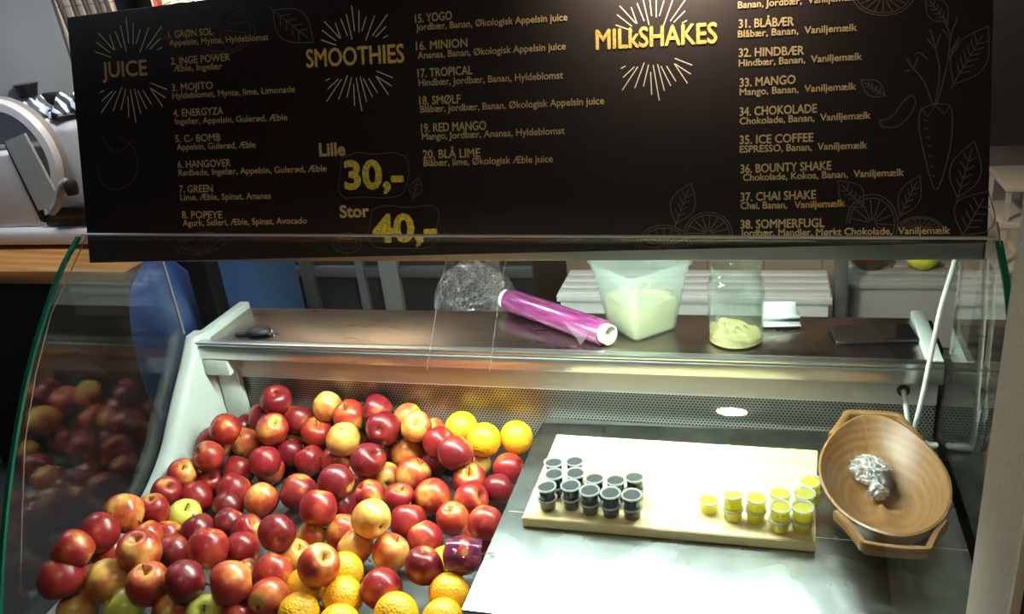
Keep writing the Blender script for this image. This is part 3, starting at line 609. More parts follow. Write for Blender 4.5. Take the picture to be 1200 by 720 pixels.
    (-1.229, 1.2416, -0.0561, 0.066, 'R', 's', (0.597, -0.069, 0.799), (0.159, -0.903, 0.4), 'leftmost red apple in the middle row of the heap'),
    (-1.1659, 1.2052, -0.0852, 0.0706, 'G', 's', (0.416, -0.11, 0.903), (0.603, 0.048, 0.803), 'the only yellow-green apple in the second row from the front'),
    (-1.0905, 1.252, -0.0879, 0.0663, 'D', 'n', (0.288, 0.92, 0.268), (-0.836, -0.008, -0.549), 'leftmost deep crimson apple in the middle row of the heap'),
    (-1.1053, 1.1656, -0.0867, 0.0706, 'D', 'n', (-0.579, 0.499, 0.645), (0.399, 0.632, -0.664), 'second deep crimson apple from the left in the second row from the front'),
    (-1.0558, 1.2037, -0.0909, 0.066, 'D', 'n', (-0.223, -0.781, -0.584), (0.955, 0.293, 0.053), 'third deep crimson apple from the left in the second row from the front'),
    (-1.0005, 1.1846, -0.0881, 0.066, 'R', 'c', (-0.725, -0.011, -0.689), (0.981, 0.111, 0.161), 'seventh red apple from the left in the second row from the front'),
    (-0.8791, 1.1173, -0.0297, 0.0714, 'D', 'c', (-0.651, 0.752, -0.104), (-0.38, -0.721, 0.58), 'rightmost deep crimson apple in the second row from the front'),
    (-0.8571, 1.1867, -0.0913, 0.066, 'Y', 'n', (-0.82, -0.181, 0.543), (0.63, 0.095, 0.771), 'leftmost yellow apple with red blush in the second row from the front'),
    (-1.0006, 1.0661, -0.0367, 0.078, 'R', 'n', (-0.195, -0.548, -0.814), (0.096, -0.623, 0.776), 'fifth red apple from the left in the second row from the front'),
    (-0.9748, 1.1255, -0.0862, 0.0698, 'R', 'n', (-0.959, -0.114, 0.261), (0.382, -0.631, 0.675), 'sixth red apple from the left in the second row from the front'),
    (-1.1153, 1.1015, -0.0876, 0.0679, 'D', 'n', (-0.621, -0.758, -0.2), (0.885, -0.281, 0.372), 'leftmost deep crimson apple in the second row from the front'),
    (-1.2257, 1.1972, -0.095, 0.066, 'R', 'n', (0.651, 0.727, 0.217), (0.061, 0.531, 0.845), 'fourth red apple from the left in the second row from the front'),
    (-0.9881, 0.9792, -0.0381, 0.0767, 'D', 'n', (-0.751, -0.658, 0.047), (0.777, -0.269, 0.569), 'leftmost deep crimson apple in the front row'),
    (-0.8936, 0.9818, -0.0313, 0.0772, 'O', 'n', (-0.769, -0.62, 0.158), (0.361, 0.099, 0.927), 'fifth orange-red apple from the left in the front row'),
    (-0.8665, 1.0616, -0.0746, 0.0738, 'R', 'n', (-0.21, -0.624, -0.753), (0.403, 0.364, 0.84), 'second red apple from the right in the front row'),
    (-0.8364, 0.9968, -0.0757, 0.0775, 'O', 'c', (0.226, 0.951, -0.21), (-0.113, -0.557, 0.823), 'second orange-red apple from the right in the front row'),
    (-0.7538, 1.0443, -0.0296, 0.0758, 'O', 's', (0.641, -0.046, 0.767), (-0.529, -0.306, 0.791), 'rightmost orange-red apple in the front row'),
    (-0.8614, 1.1253, -0.0896, 0.0671, 'Y', 's', (0.653, 0.103, 0.75), (0.157, -0.05, 0.986), 'rightmost yellow apple with red blush in the front row'),
    (-0.9506, 0.9609, -0.0909, 0.066, 'G', 's', (0.456, -0.452, 0.766), (0.469, -0.12, 0.875), 'rightmost yellow-green apple in the front row'),
    (-1.0198, 0.9563, -0.0942, 0.066, 'O', 'n', (-0.374, 0.598, 0.709), (0.338, 0.498, 0.799), 'fourth orange-red apple from the left in the front row'),
    (-0.8863, 0.9633, -0.0915, 0.066, 'R', 's', (0.428, 0.337, 0.838), (0.905, -0.178, 0.387), 'third red apple from the left in the front row'),
    (-0.7916, 1.2057, -0.0875, 0.0735, 'R', 'n', (-0.948, -0.204, 0.244), (-0.408, -0.673, 0.617), 'fifth red apple from the right in the second row from the front'),
    (-0.9298, 1.0644, -0.0926, 0.066, 'O', 'n', (0.489, -0.394, -0.778), (0.189, -0.573, 0.798), 'third orange-red apple from the right in the front row'),
    (-0.7085, 1.1785, -0.0254, 0.0771, 'Y', 'c', (-0.843, 0.516, 0.156), (-0.115, -0.236, 0.965), 'rightmost yellow apple with red blush in the second row from the front'),
    (-0.7463, 1.1603, -0.0825, 0.0728, 'O', 'n', (0.629, 0.079, -0.773), (0.818, -0.526, 0.235), 'fourth orange-red apple from the left in the second row from the front'),
    (-0.6713, 1.1582, -0.0849, 0.072, 'O', 's', (0.464, 0.336, 0.82), (-0.099, -0.839, 0.535), 'second orange-red apple from the right in the second row from the front'),
    (-0.672, 1.2489, -0.0849, 0.0741, 'R', 'n', (-0.119, 0.713, 0.691), (0.323, 0.775, -0.543), 'fourth red apple from the right in the second row from the front'),
    (-0.6202, 1.2077, -0.085, 0.07, 'R', 'n', (0.6, -0.372, -0.709), (0.158, -0.638, 0.753), 'third red apple from the right in the second row from the front'),
    (-0.5767, 1.1005, -0.0536, 0.0697, 'D', 'c', (-0.161, -0.126, -0.979), (0.709, 0.456, 0.842), 'second deep crimson apple from the left in the front row'),
    (-0.5885, 1.2801, -0.088, 0.0664, 'O', 'c', (0.008, 0.248, -0.969), (0.686, -0.722, -0.092), 'rightmost orange-red apple in the second row from the front'),
    (-0.4956, 1.2204, -0.0428, 0.066, 'R', 'n', (-0.315, -0.447, -0.837), (-0.295, -0.451, 0.842), 'rightmost red apple in the second row from the front'),
    (-0.5191, 1.2416, -0.0927, 0.066, 'R', 'n', (0.513, 0.83, 0.22), (0.03, 0.69, 0.723), 'second red apple from the right in the second row from the front'),
    (-0.5123, 1.1271, -0.0463, 0.0707, 'D', 'wrap', (0.959, -0.05, 0.28), (0.606, -0.542, 0.582), 'rightmost deep crimson apple in the front row'),
    (-0.6464, 1.0605, -0.0829, 0.0749, 'R', 'n', (-0.881, 0.239, 0.409), (0.662, -0.74, 0.119), 'rightmost red apple in the front row'),
    (-1.235, 0.9463, -0.0332, 0.0814, 'R', 'n', (0.253, -0.336, -0.907), (0.434, 0.51, 0.743), 'leftmost red apple in the front row'),
    (-1.2229, 0.9803, 0.0021, 0.0736, 'R', 'n', (-0.687, -0.213, 0.695), (-0.259, -0.306, 0.916), 'second red apple from the left in the front row'),
    (-1.2232, 1.0445, -0.0089, 0.0755, 'R', 'n', (0.174, 0.929, 0.326), (-0.421, 0.285, 0.861), 'leftmost red apple in the second row from the front'),
    (-1.2286, 1.055, -0.0723, 0.0687, 'O', 'n', (-0.307, 0.35, 0.885), (0.14, 0.796, 0.638), 'second orange-red apple from the left in the front row'),
    (-1.163, 0.9747, -0.0566, 0.0812, 'Y', 'n', (0.679, 0.569, -0.463), (0.317, -0.616, 0.721), 'second yellow apple with red blush from the left in the front row'),
    (-1.1127, 1.0182, -0.0205, 0.0814, 'O', 's', (0.065, -0.035, 0.997), (0.711, -0.701, -0.051), 'second orange-red apple from the left in the second row from the front'),
    (-1.2209, 1.1113, -0.0144, 0.0778, 'O', 'n', (-0.182, 0.813, 0.553), (0.421, -0.133, 0.897), 'leftmost orange-red apple in the second row from the front'),
    (-1.2051, 1.1702, -0.0477, 0.066, 'R', 's', (-0.021, -0.061, 0.998), (0.78, -0.41, 0.473), 'second red apple from the left in the second row from the front'),
    (-1.1708, 1.0987, -0.0567, 0.0669, 'O', 'n', (-0.48, 0.301, 0.824), (0.584, -0.712, 0.39), 'third orange-red apple from the left in the second row from the front'),
    (-1.1674, 1.1463, -0.0906, 0.066, 'R', 'n', (0.013, -0.521, -0.854), (0.806, -0.421, 0.416), 'third red apple from the left in the second row from the front'),
    (-1.0655, 0.9708, -0.0499, 0.0777, 'O', 's', (0.094, -0.089, 0.992), (-0.029, 0.289, 0.957), 'third orange-red apple from the left in the front row'),
    (-1.2227, 0.9422, -0.1057, 0.0703, 'Y', 'n', (0.241, 0.956, 0.168), (0.212, -0.021, 0.977), 'leftmost yellow apple with red blush in the front row'),
    (-1.1167, 0.952, -0.0902, 0.0758, 'G', 'n', (0.575, 0.309, -0.757), (0.196, -0.068, 0.978), 'leftmost yellow-green apple in the front row'),
    (-1.2265, 1.0026, -0.0903, 0.0694, 'O', 'n', (0.113, -0.271, -0.956), (0.652, -0.036, 0.757), 'leftmost orange-red apple in the front row'),
    (-0.64, 1.5143, -0.0249, 0.0748, 'orange', 'n', (0.604, -0.149, -0.783), (-0.334, 0.101, 0.937), 'leftmost orange in the second row from the rear'),
    (-0.5775, 1.4809, -0.0316, 0.0759, 'orange', 's', (0.209, -0.873, 0.441), (0.567, -0.787, 0.245), 'second orange from the left in the second row from the rear'),
    (-0.5136, 1.5135, -0.0415, 0.0753, 'orange', 'n', (-0.833, -0.492, -0.253), (-0.586, -0.614, -0.529), 'rightmost orange in the second row from the rear'),
    (-0.738, 1.0953, -0.0846, 0.074, 'orange', 'n', (-0.914, -0.404, 0.023), (0.767, -0.314, 0.56), 'fifth orange from the left in the front row'),
    (-0.7109, 1.0329, -0.0846, 0.074, 'orange', 's', (0.394, -0.279, 0.876), (-0.434, -0.58, 0.69), 'fourth orange from the left in the front row'),
    (-0.5936, 1.0021, -0.0806, 0.0798, 'orange', 'n', (0.669, 0.743, 0.016), (0.905, 0.139, -0.403), 'fourth orange from the right in the front row'),
    (-0.5232, 1.074, -0.087, 0.074, 'orange', 'n', (-0.349, -0.564, -0.748), (-0.275, -0.913, -0.302), 'rightmost orange in the front row'),
    (-0.5555, 1.1497, -0.0924, 0.074, 'orange', 'n', (0.003, -0.444, -0.896), (0.261, -0.278, 0.924), 'second orange from the right in the front row'),
    (-0.5119, 1.008, -0.0844, 0.074, 'orange', 'n', (-0.975, 0.095, 0.203), (-0.906, -0.402, 0.134), 'third orange from the right in the front row'),
    (-0.686, 0.9684, -0.084, 0.074, 'orange', 'n', (-0.061, 0.74, 0.67), (0.74, -0.375, 0.558), 'third orange from the left in the front row'),
    (-0.7936, 1.0495, -0.0877, 0.074, 'orange', 'n', (0.531, 0.815, 0.233), (0.287, -0.483, 0.827), 'second orange from the left in the front row'),
    (-0.7705, 0.9824, -0.0846, 0.074, 'orange', 's', (0.444, -0.458, 0.77), (-0.552, 0.102, 0.827), 'leftmost orange in the front row'),
]
for i, (x, y, z, D, c, ft, axis, face, label) in enumerate(FRUIT):
    a = Vector(axis); f = Vector(face); f = (f - a * f.dot(a)).normalized(); s = a.cross(f)
    M = Matrix(((f.x, s.x, a.x), (f.y, s.y, a.y), (f.z, s.z, a.z))).to_4x4()
    if c == 'orange':
        o = bpy.data.objects.new('orange', OM); COL.objects.link(o); tag(o, label, 'orange', 'oranges lying among the apples')
        b_ = bpy.data.objects.new('stem_button', BUT); COL.objects.link(b_); b_.parent = o
    else:
        o = bpy.data.objects.new('apple', PROTO[c][i % 3]); COL.objects.link(o); tag(o, label, 'apple', 'apples heaped in the display case')
        b_ = bpy.data.objects.new('stem', STEM); COL.objects.link(b_); b_.parent = o
        b_ = bpy.data.objects.new('calyx', CAL); COL.objects.link(b_); b_.parent = o
    o.matrix_world = Matrix.Translation((x, y, z)) @ M @ Matrix.Scale(D, 4)
    if ft == 'wrap': WR = (Vector((x, y, z)), D)

# scrap of purple cling film draped over one apple at the worktop's edge
wc, wD = WR; q = Vector((0, 0, .95)) - wc; q.normalize(); wx = Vector((1, .1, 0)).normalized(); wy = q.cross(wx).normalized(); wx = wy.cross(q)
loops = []
for j in range(13):
    v = -.95 + 1.75 * j / 12; lp = []
    for i in range(17):
        u = -.80 + 1.75 * i / 16; rr = wD * .5 * (1.05 + .03 * sin(5 * u + 3 * v) + .02 * sin(9 * v))
        h = math.sqrt(max(.05, 1 - min(.95, (u * .8) ** 2 * .6 + v * v * .75)))
        lp.append(wc + (wx * (u * .98) + wy * (-v * .85) + q * h) * rr)
    loops.append(lp)
fl = MB().loft(loops, False).build('purple_cling_film', plastic('purple tinted cling film', (.30, .07, .22), .74, .08, (.95, .80, .92)), smooth=True, ang=80)
sm = fl.modifiers.new('thickness', 'SOLIDIFY'); sm.thickness = .0006; sm.offset = 1
tag(fl, 'scrap of purple cling film over the dark apple beside the worktop edge', 'cling film')
stw = MB().tube([onz(563, 650, .008), onz(571, 649, .007), onz(580, 648, .004)], .0009, 6).tube([onz(571, 649, .007), onz(579, 653, .002)], .0007, 6).build('apple_twig', M_stem)
tag(stw, 'small forked twig lying over the left edge of the steel worktop', 'twig')

# ------------------------------------------------------------------ cutting board and sauce cups
cb = MB().poly([(-.403, 1.165, .0005), (.086, 1.166, .0005), (.103, 1.437, .0005), (-.401, 1.440, .0005)], (0, 0, .0195))
bmesh.ops.bevel(cb.b, geom=cb.b.edges[:], offset=.0015, segments=2, affect='EDGES')
tag(cb.build('cutting_board', wood('pale maple cutting board', (.60, .47, .24), (.72, .58, .32), 'X', 4, .5)), 'pale wooden cutting board with sample cups on the steel worktop', 'cutting board')
M_cupclear = plastic('clear cup plastic', (.30, .32, .31), .975, .1); M_lid = plastic('clear cup lid', (.62, .66, .65), .55, .12); M_lidfilm = plastic('clear lid film', (.30, .33, .33), .86, .1)
M_dark = plain('black berry sauce', (.007, .006, .009), .2); 
def yellow_juice():
    t = NT('bright yellow juice'); b = t.bsdf(Base_Color=(.84, .76, .004), Roughness=.2); tl = t.new('ShaderNodeBsdfTranslucent', i={'Color': (.9, .84, .004)})
    m = t.new('ShaderNodeMixShader'); m.inputs[0].default_value = .45; t.l.new(b.outputs[0], m.inputs[1]); t.l.new(tl.outputs[0], m.inputs[2]); return t.done(m)
M_yellow = yellow_juice()
def cup_proto(name, sauce, tall):
    root = bpy.data.objects.new(name, None); COL.objects.link(root); root.empty_display_size = .01; root.scale = (1.2, 1.2, 1.1)
    MB().lathe([(0, 0), (.0112, 0), (.0122, .0012), (.0136, .0195), (.0144, .0200), (.0144, .0208), (.0131, .0205), (.0116, .0014), (0, .0011)], 28, cap=False).build('cup_body', M_cupclear, root)
    MB().lathe([(0, .0013), (.0114, .0015), (.0128, .0012 + tall), (0, .0012 + tall)], 28, cap=False).build('sauce', sauce, root)
    ld = MB().lathe([(.0149, .0188), (.0152, .0192), (.0152, .0216), (.0146, .0222), (.0134, .0220), (.0126, .0207), (.0122, .0203), (.0130, .0201), (.0145, .0206), (.0147, .0190), (.0149, .0188)], 28, cap=False).build('lid', M_lid, root)
    MB().lathe([(0, .0207), (.0127, .0207), (.0124, .0203), (0, .0203)], 28, cap=False).build('lid_film', M_lidfilm, ld)
    return root
dk = cup_proto('sauce_cup', M_dark, .0172); yl = cup_proto('juice_cup', M_yellow, .0172); first = {id(dk): True, id(yl): True}
used = set()
def cup(proto, x, y, lvl, label, group, tilt=0.0, rz=0.0):
    o = proto if id(proto) not in used else copy_tree(proto)
    used.add(id(proto)); o.location = (x, y, .0202 + .0236 * lvl); o.rotation_euler = (tilt, 0, rz); tag(o, label, 'cup', group)
def stack(proto, x, y, what, n=2, tilt=0.0, grp=''):
    for l in range(n):
        w_ = '' if n == 1 else ('lower cup' if l == 0 else 'upper cup')
        cup(proto, x + .0007 * l, y, l, f'{w_} {what}'.strip(), grp, tilt if l else 0.0, random.random() * 6)
GD = 'dark sauce cups stacked on the cutting board'; GY = 'yellow juice cups on the cutting board'
for k, (x, y) in enumerate([(-.363, 1.1985), (-.321, 1.2065), (-.285, 1.1965), (-.248, 1.194), (-.211, 1.193)]):
    stack(dk, x, y, 'of the ' + ['leftmost', 'second', 'third', 'fourth', 'rightmost'][k] + ' black sauce stack' + (' in the front row' if k in (0, 4) else ' from the left in the front row'), 2, 0, GD)
for k, (x, y) in enumerate([(-.358, 1.2365), (-.320, 1.2445), (-.283, 1.2340), (-.2455, 1.2325)]):
    stack(dk, x, y, 'of the ' + ['leftmost', 'second', 'third', 'rightmost'][k] + ' black sauce stack' + (' in the middle row' if k in (0, 3) else ' from the left in the middle row'), 2, 0, GD)
for k, (x, y) in enumerate([(-.367, 1.274), (-.329, 1.2825), (-.214, 1.2460)]):
    stack(dk, x, y, ['of the black sauce stack in the board\'s left rear', 'of the rearmost black sauce stack on the board', 'of the small black stack half hidden behind the right pairs'][k], 2 if k < 2 else 2, 0, GD)
stack(yl, -.084, 1.2275, 'single yellow juice cup at the left end of the yellow group', 1, 0, GY)
stack(yl, -.043, 1.2115, 'of the yellow pair second from the left with tilted top', 2, .14, GY)
stack(yl, -.006, 1.2115, 'of the upright yellow pair third from the left', 2, 0, GY)
stack(yl, .032, 1.1920, 'of the left yellow pair at the board\'s front edge', 2, 0, GY)
stack(yl, .066, 1.1950, 'of the right yellow pair at the board\'s front edge', 2, 0, GY)
stack(yl, .032, 1.2295, 'of the yellow pair behind the left front pair', 2, 0, GY)
stack(yl, .070, 1.2330, 'of the yellow pair behind the right front pair', 2, 0, GY)
stack(yl, .0835, 1.2700, 'of the yellow pair at the board\'s right edge near the bowl', 2, .12, GY)

# ------------------------------------------------------------------ carved wooden bowl
M_bowl = bowl_wood('carved brown bowl wood'); M_bowlrim = wood('pale bowl edge wood', (.40, .24, .09), (.55, .36, .16), 'Y', 8, .45)
bw = thing('wooden_bowl', 'long carved wooden bowl with open end handles on the worktop', 'bowl', (.196, 1.285, 0), radians(-1.0))
def hw(t):  # half width of the rim at t in -1..1 along the bowl, near end is -1
    return .098 * (max(0, 1 - abs(t) ** 2.3)) ** .5 * (1 if t > 0 else 1.0)
def ring(L, W, z, n=56, p=1.78, sh=0.0):
    out = []
    for k in range(n):
        a = 2 * pi * k / n; ca, sa = cos(a), sin(a)
        x = W * math.copysign(abs(ca) ** (2 / p), ca); y = L * math.copysign(abs(sa) ** (2 / 1.9), sa)
        out.append((x, y + sh, z + .012 * (abs(sa) ** 3)))
    return out
loops = [ring(.02, .012, .0), ring(.075, .038, .0), ring(.125, .066, .018), ring(.158, .088, .045), ring(.174, .1005, .072), ring(.176, .1015, .078), ring(.171, .0975, .079), ring(.160, .090, .066), ring(.135, .073, .042), ring(.095, .052, .024), ring(.045, .027, .016), ring(.012, .008, .0145)]
MB().loft(loops, True, True, True).build('bowl_body', M_bowl, bw, ang=60)
# near handle: a loop standing off the rim, open slot between
hp = spline([(-.078, -.108, .074), (-.060, -.145, .078), (-.048, -.177, .081), (-.040, -.190, .082), (0, -.194, .082), (.040, -.190, .082), (.048, -.177, .081), (.060, -.145, .078), (.078, -.108, .074)], 5)
def handle(pts, w_, h_):
    lp = []
    for i, p in enumerate(pts):
        d = (pts[min(i + 1, len(pts) - 1)] - pts[max(i - 1, 0)]).normalized(); n = Vector((d.y, -d.x, 0)).normalized()
        lp.append([p + n * w_ + Vector((0, 0, 0)), p + n * w_ * .6 + Vector((0, 0, .004)), p - n * w_ * .6 + Vector((0, 0, .004)), p - n * w_, p - n * w_ * .8 - Vector((0, 0, h_)), p + n * w_ * .8 - Vector((0, 0, h_))])
    return MB().loft(lp, True, True, True)
handle(hp, .0055, .014).build('handle', M_bowl, bw, ang=60)
# the grip's sloping underside below the slot
MB().poly([(-.043, -.182, .060), (.043, -.182, .060), (.030, -.135, .020), (-.030, -.135, .020)], (0, .006, -.008)).build('handle_underside', M_bowl, bw)
hp2 = spline([(-.074, .122, .072), (-.058, .155, .077), (-.048, .178, .080), (-.041, .190, .081), (0, .193, .081), (.041, .190, .081), (.048, .178, .080), (.058, .155, .077), (.074, .122, .072)], 5)
handle(hp2, .0075, .016).build('handle', M_bowl, bw, ang=60)
MB().poly([(-.044, .196, .070), (.044, .196, .070), (.052, .150, .066), (-.052, .150, .066)], (0, 0, -.010)).build('handle_web', M_bowl, bw)
# film wrapped piece of dark cake in the bowl
wp = thing('wrapped_cake_piece', 'dark cake piece twisted up in clear cling film inside the wooden bowl', 'food', (.198, 1.335, .0245), radians(18))
lp = []
for k in range(9):
    t = k / 8; r = .0155 * (1 - abs(2 * t - 1) ** 3) ** .5 + .001; y = -.042 + .075 * t
    lp.append([(r * cos(a) * (1 + .1 * sin(3 * a + k)) + .004 * sin(3 * t), y, .014 + r * .9 * sin(a)) for a in [2 * pi * j / 16 for j in range(16)]])
MB().loft(lp, True, True, True).build('cake', plain('dark chocolate cake', (.025, .012, .008), .5, var=.5, scale=80, bump=.5), wp)
rd = random.Random(8)
mb = MB(); bmesh.ops.create_icosphere(mb.b, subdivisions=4, radius=1)
for v in mb.b.verts:
    n = v.co.normalized(); f_ = 1 + .10 * sin(9 * n.x + 4 * n.y) * cos(7 * n.z + 5 * n.x) + .06 * sin(19 * n.y + 11 * n.z)
    v.co = Vector((n.x * .034 * f_ - .008, n.y * .036 * f_ + .020, max(-.004, .016 + n.z * .020 * f_)))
mb.build('cling_film', crinkle('crinkled clear film', (.75, .75, .72), .62), wp, ang=25)
mb = MB()
for j in range(5):
    a0 = -2.4 + .22 * j; pts = [(-.010, -.012, .012), (-.018, -.026, .014 + .003 * (j % 2)), (-.016 + .012 * cos(a0) , -.026 + .022 * sin(a0), .010 + .004 * (j % 3))]
    mb.tube(spline(pts, 4), [.004 + .0012 * q_ for q_ in range(9)], 7)
mb.build('film_twist', crinkle('twisted film tail', (.8, .8, .78), .5), wp, ang=25)

# ------------------------------------------------------------------ things on the serving shelf
SHZ = SZ + .0005
# cling film roll
a0 = onz(592, 350, SHZ + .0275); a1 = onz(715, 393, SHZ + .0275); a0.z = a1.z = SHZ + .0275
ax = (a1 - a0); L = ax.length; rl = thing('cling_film_roll', 'purple cling film roll on a white core lying across the shelf', 'film roll', a0, math.atan2(ax.y, ax.x))
tf = NT('magenta cling film'); vF = tf.coord(); nF = tf.noise(tf.mapping(vF, (8, 40, 40)), 2.5, 4, .6)
M_film = tf.done(tf.bsdf(Base_Color=tf.ramp(nF, [(.3, (.085, .010, .05)), (.55, (.15, .028, .10)), (.75, (.22, .065, .17))]), Roughness=.16, Coat_Weight=.6, Coat_Roughness=.06, Normal=tf.bump(nF, .35, .004)))
MB().lathe([(.0215, .0), (.0215, L), (.0185, L), (.0185, .0), (.0215, .0)], 32, (0, 0, 0), 'X', cap=False).build('cardboard_core', plain('white cardboard core', (.74, .70, .60), .7), rl)
MB().lathe([(.0217, .016), (.0272, .016), (.0275, .019), (.0275, L - .019), (.0272, L - .016), (.0217, L - .016)], 36, (0, 0, 0), 'X', cap=False).build('wound_film', M_film, rl)
MB().poly([(L * .62, -.021, .018), (L * .78, -.036, -.004), (L * .86, -.040, -.020), (L * .90, -.026, .006)], (0, .0006, .0006)).build('loose_film_end', plastic('loose film', (.6, .4, .52), .9, .05), rl, smooth=False)
# translucent tub
tb = thing('plastic_tub', 'square translucent plastic tub half full of pale yellow mix', 'tub', (-.25, 1.662, SHZ), radians(43))
def rsq(h, z, r=.014, n=5):
    o = []
    for cx, cy, a in ((1, 1, 0), (-1, 1, 90), (-1, -1, 180), (1, -1, 270)):
        for k in range(n): t = radians(a + 90 * k / (n - 1)); o.append((cx * (h - r) + r * cos(t), cy * (h - r) + r * sin(t), z))
    return o
M_tub = plastic('milky tub plastic', (.50, .60, .53), .62, .2); M_mix = plain('pale yellow mix', (.66, .60, .24), .7, var=.12, scale=120, bump=.4)
MB().loft([rsq(.048, .0), rsq(.052, .001), rsq(.056, .006), rsq(.074, .142), rsq(.0765, .143), rsq(.0775, .158), rsq(.082, .160), rsq(.082, .166), rsq(.0775, .166), rsq(.0725, .143), rsq(.054, .007), rsq(.047, .0035)], True, True, True).build('tub_body', M_tub, tb, ang=50)
mb = MB().loft([rsq(.050, .0045), rsq(.0525, .010), rsq(.0590, .074), rsq(.050, .080), rsq(.02, .086), rsq(.004, .082, .003)], True, True, True); rdm = random.Random(2)
for v in mb.b.verts:
    if v.co.z > .07: v.co.z += rdm.uniform(-.008, .008)
mb.build('yellow_mix', M_mix, tb)
tb.scale = (1, 1, .94)
# glass jar
jr = thing('glass_jar', 'clear wide mouthed glass jar with a few seeds inside', 'jar', (-.052, 1.614, SHZ))
M_jar = glass('clear jar glass', (.93, .965, .945), 1.5, haze=.07, hazecol=(.6, .7, .64))
MB().lathe([(0, .001), (.046, .0), (.053, .003), (.056, .010), (.056, .135), (.0545, .147), (.0495, .158), (.0475, .163), (.0475, .168), (.0495, .170), (.0495, .174), (.0480, .176), (.0480, .181), (.0500, .183), (.0495, .188), (.0465, .188), (.0450, .183), (.0450, .160), (.0515, .146), (.0530, .134), (.0530, .012), (.049, .006), (0, .005)], 48, cap=False).build('jar_body', M_jar, jr, ang=50)
mb = MB()
lp = [[(min(.0525, rr * .0525) * cos(2 * pi * k / 24), rr * .0525 * sin(2 * pi * k / 24), .006 + (0 if rr == 1 and q_ == 0 else (.030 - .020 * (cos(2 * pi * k / 24) * rr + 1) * .6 + .003 * sin(k * 2.3 + q_ * 1.7) + .002 * sin(k * 5.1 + q_ * 4)))) for k in range(24)] for q_, rr in ((0, 1), (1, 1), (2, .75), (3, .5), (4, .25), (5, .05))]
so = mb.loft(lp, True, True, True).build('seeds', plain('pale grain seeds', (.40, .33, .13), .8, var=.75, scale=420, bump=1.0), jr); so['kind'] = 'stuff'
jr.scale = (1, 1, .88)
# folded napkin
nk = MB(); pth = spline([(0, .0, .012), (0, -.004, .030), (0, .003, .047), (0, .012, .046), (0, .018, .028), (0, .022, .001), (0, .006, .0006), (0, -.020, .0035), (0, -.026, .010)], 3)
lp0 = [(-.036, p.y, p.z) for p in pth]; lp1 = [(.030 + (.010 if p.z < .02 else 0), p.y + .004, p.z) for p in pth]
nko = nk.loft([lp0, lp1], False).build('folded_napkin', plain('white napkin paper', (.80, .82, .80), .8, var=.03), loc=(.036, 1.690, SHZ))
nko.rotation_euler = (0, 0, radians(2)); sm = nko.modifiers.new('thickness', 'SOLIDIFY'); sm.thickness = .0012; sm.offset = 0
tag(nko, 'white folded paper napkin beside the glass jar', 'napkin')
# phone
c4 = [onz(*p, SHZ) for p in ((970, 387), (1062, 383), (1085, 402), (978, 405))]; pc = sum(c4, Vector()) / 4; ux = (c4[2] - c4[3]); 
ph = thing('mobile_phone', 'black mobile phone lying flat at the right end of the shelf', 'phone', pc, math.atan2(ux.y, ux.x))
MB().box(-.078, .078, -.037, .037, 0, .009, .0035, 3).build('phone_body', M_blackgloss, ph)
MB().box(-.074, .074, -.033, .033, .0088, .0096, .0002).build('screen', plain('dark phone screen', (.006, .006, .007), .06, spec=.7), ph, smooth=False)
# key fob
kf = thing('car_key', 'black folding key fob at the left end of the shelf', 'key', onz(302, 393, SHZ), radians(8))
mb = MB(); bmesh.ops.create_uvsphere(mb.b, u_segments=24, v_segments=14, radius=1); mb.mat(Matrix.Diagonal((.030, .020, .011, 1))).mat(Matrix.Translation((.005, 0, .011))); mb.build('fob', M_black, kf)
MB().box(-.055, -.018, -.006, .006, .001, .008, .002).build('key_blade', M_black, kf); MB().lathe([(.010, -.002), (.013, 0), (.010, .002), (.008, 0), (.010, -.002)], 18, (.034, .004, .004), cap=False).build('key_ring', M_alu, kf)
for px_, py_, r_ in ((0.002, .012, .0035), (.013, .012, .0035)): MB().lathe([(r_, 0), (r_ * .8, .0015), (0, .0018)], 12, (px_, -.010, .019)).build('button', M_black, kf)
# cords at the right end
cd = thing('white_power_cord', 'white power cord hanging from the light canopy to a plug', 'cord', (.28, 1.49, .0))
c0 = Vector((.28, 1.49, .0))
MB().tube([p - c0 for p in spline([(.302, 1.425, .437), (.301, 1.44, .39), (.292, 1.455, .31), (.286, 1.465, .22), (.280, 1.475, .12), (.274, 1.485, .05), (.274, 1.492, .012)], 6)], .0045, 10).build('cord', M_whitecord, cd)
MB().lathe([(.004, -.008), (.008, -.006), (.009, .0), (.009, .018), (.0065, .022), (.0065, .034), (.004, .038)], 16, (0, .003, .0095), 'X').build('inline_plug', M_whitecord, cd)
c2 = thing('short_white_lead', 'short white lead running from the wall grommet to the plug', 'cord', (.262, 1.535, .0))
c0 = Vector((.262, 1.535, 0))
MB().tube([p - c0 for p in spline([(.259, 1.556, .096), (.259, 1.538, .094), (.263, 1.524, .070), (.268, 1.515, .035), (.272, 1.505, .012), (.276, 1.498, .008)], 6)], .0045, 10).build('lead', M_whitecord, c2)
MB().lathe([(.0055, -.004), (.011, -.004), (.012, .0), (.0105, .003), (.0055, .003)], 20, (.259 - c0.x, 1.5425 - c0.y, .096), 'Y', cap=False).build('grommet', M_black, c2)

# ------------------------------------------------------------------ post at the right edge of the view
po = thing('door_post', 'grainy beige post in the right foreground with dark brown trim', 'post', (.245, .80, ZF))
MB().box(-.032, .055, -.137, -.008, 0, ZC - ZF - .001, .003).build('post_face', M_post, po)
MB().box(-.034, -.026, -.145, -.1375, 0, ZC - ZF - .001, .001).build('edge_bead', plain('pale bead', (.55, .48, .36), .5), po)
MB().box(-.0255, .10, -.148, -.1375, 0, ZC - ZF - .001, .002).build('trim_board', M_redwood, po)

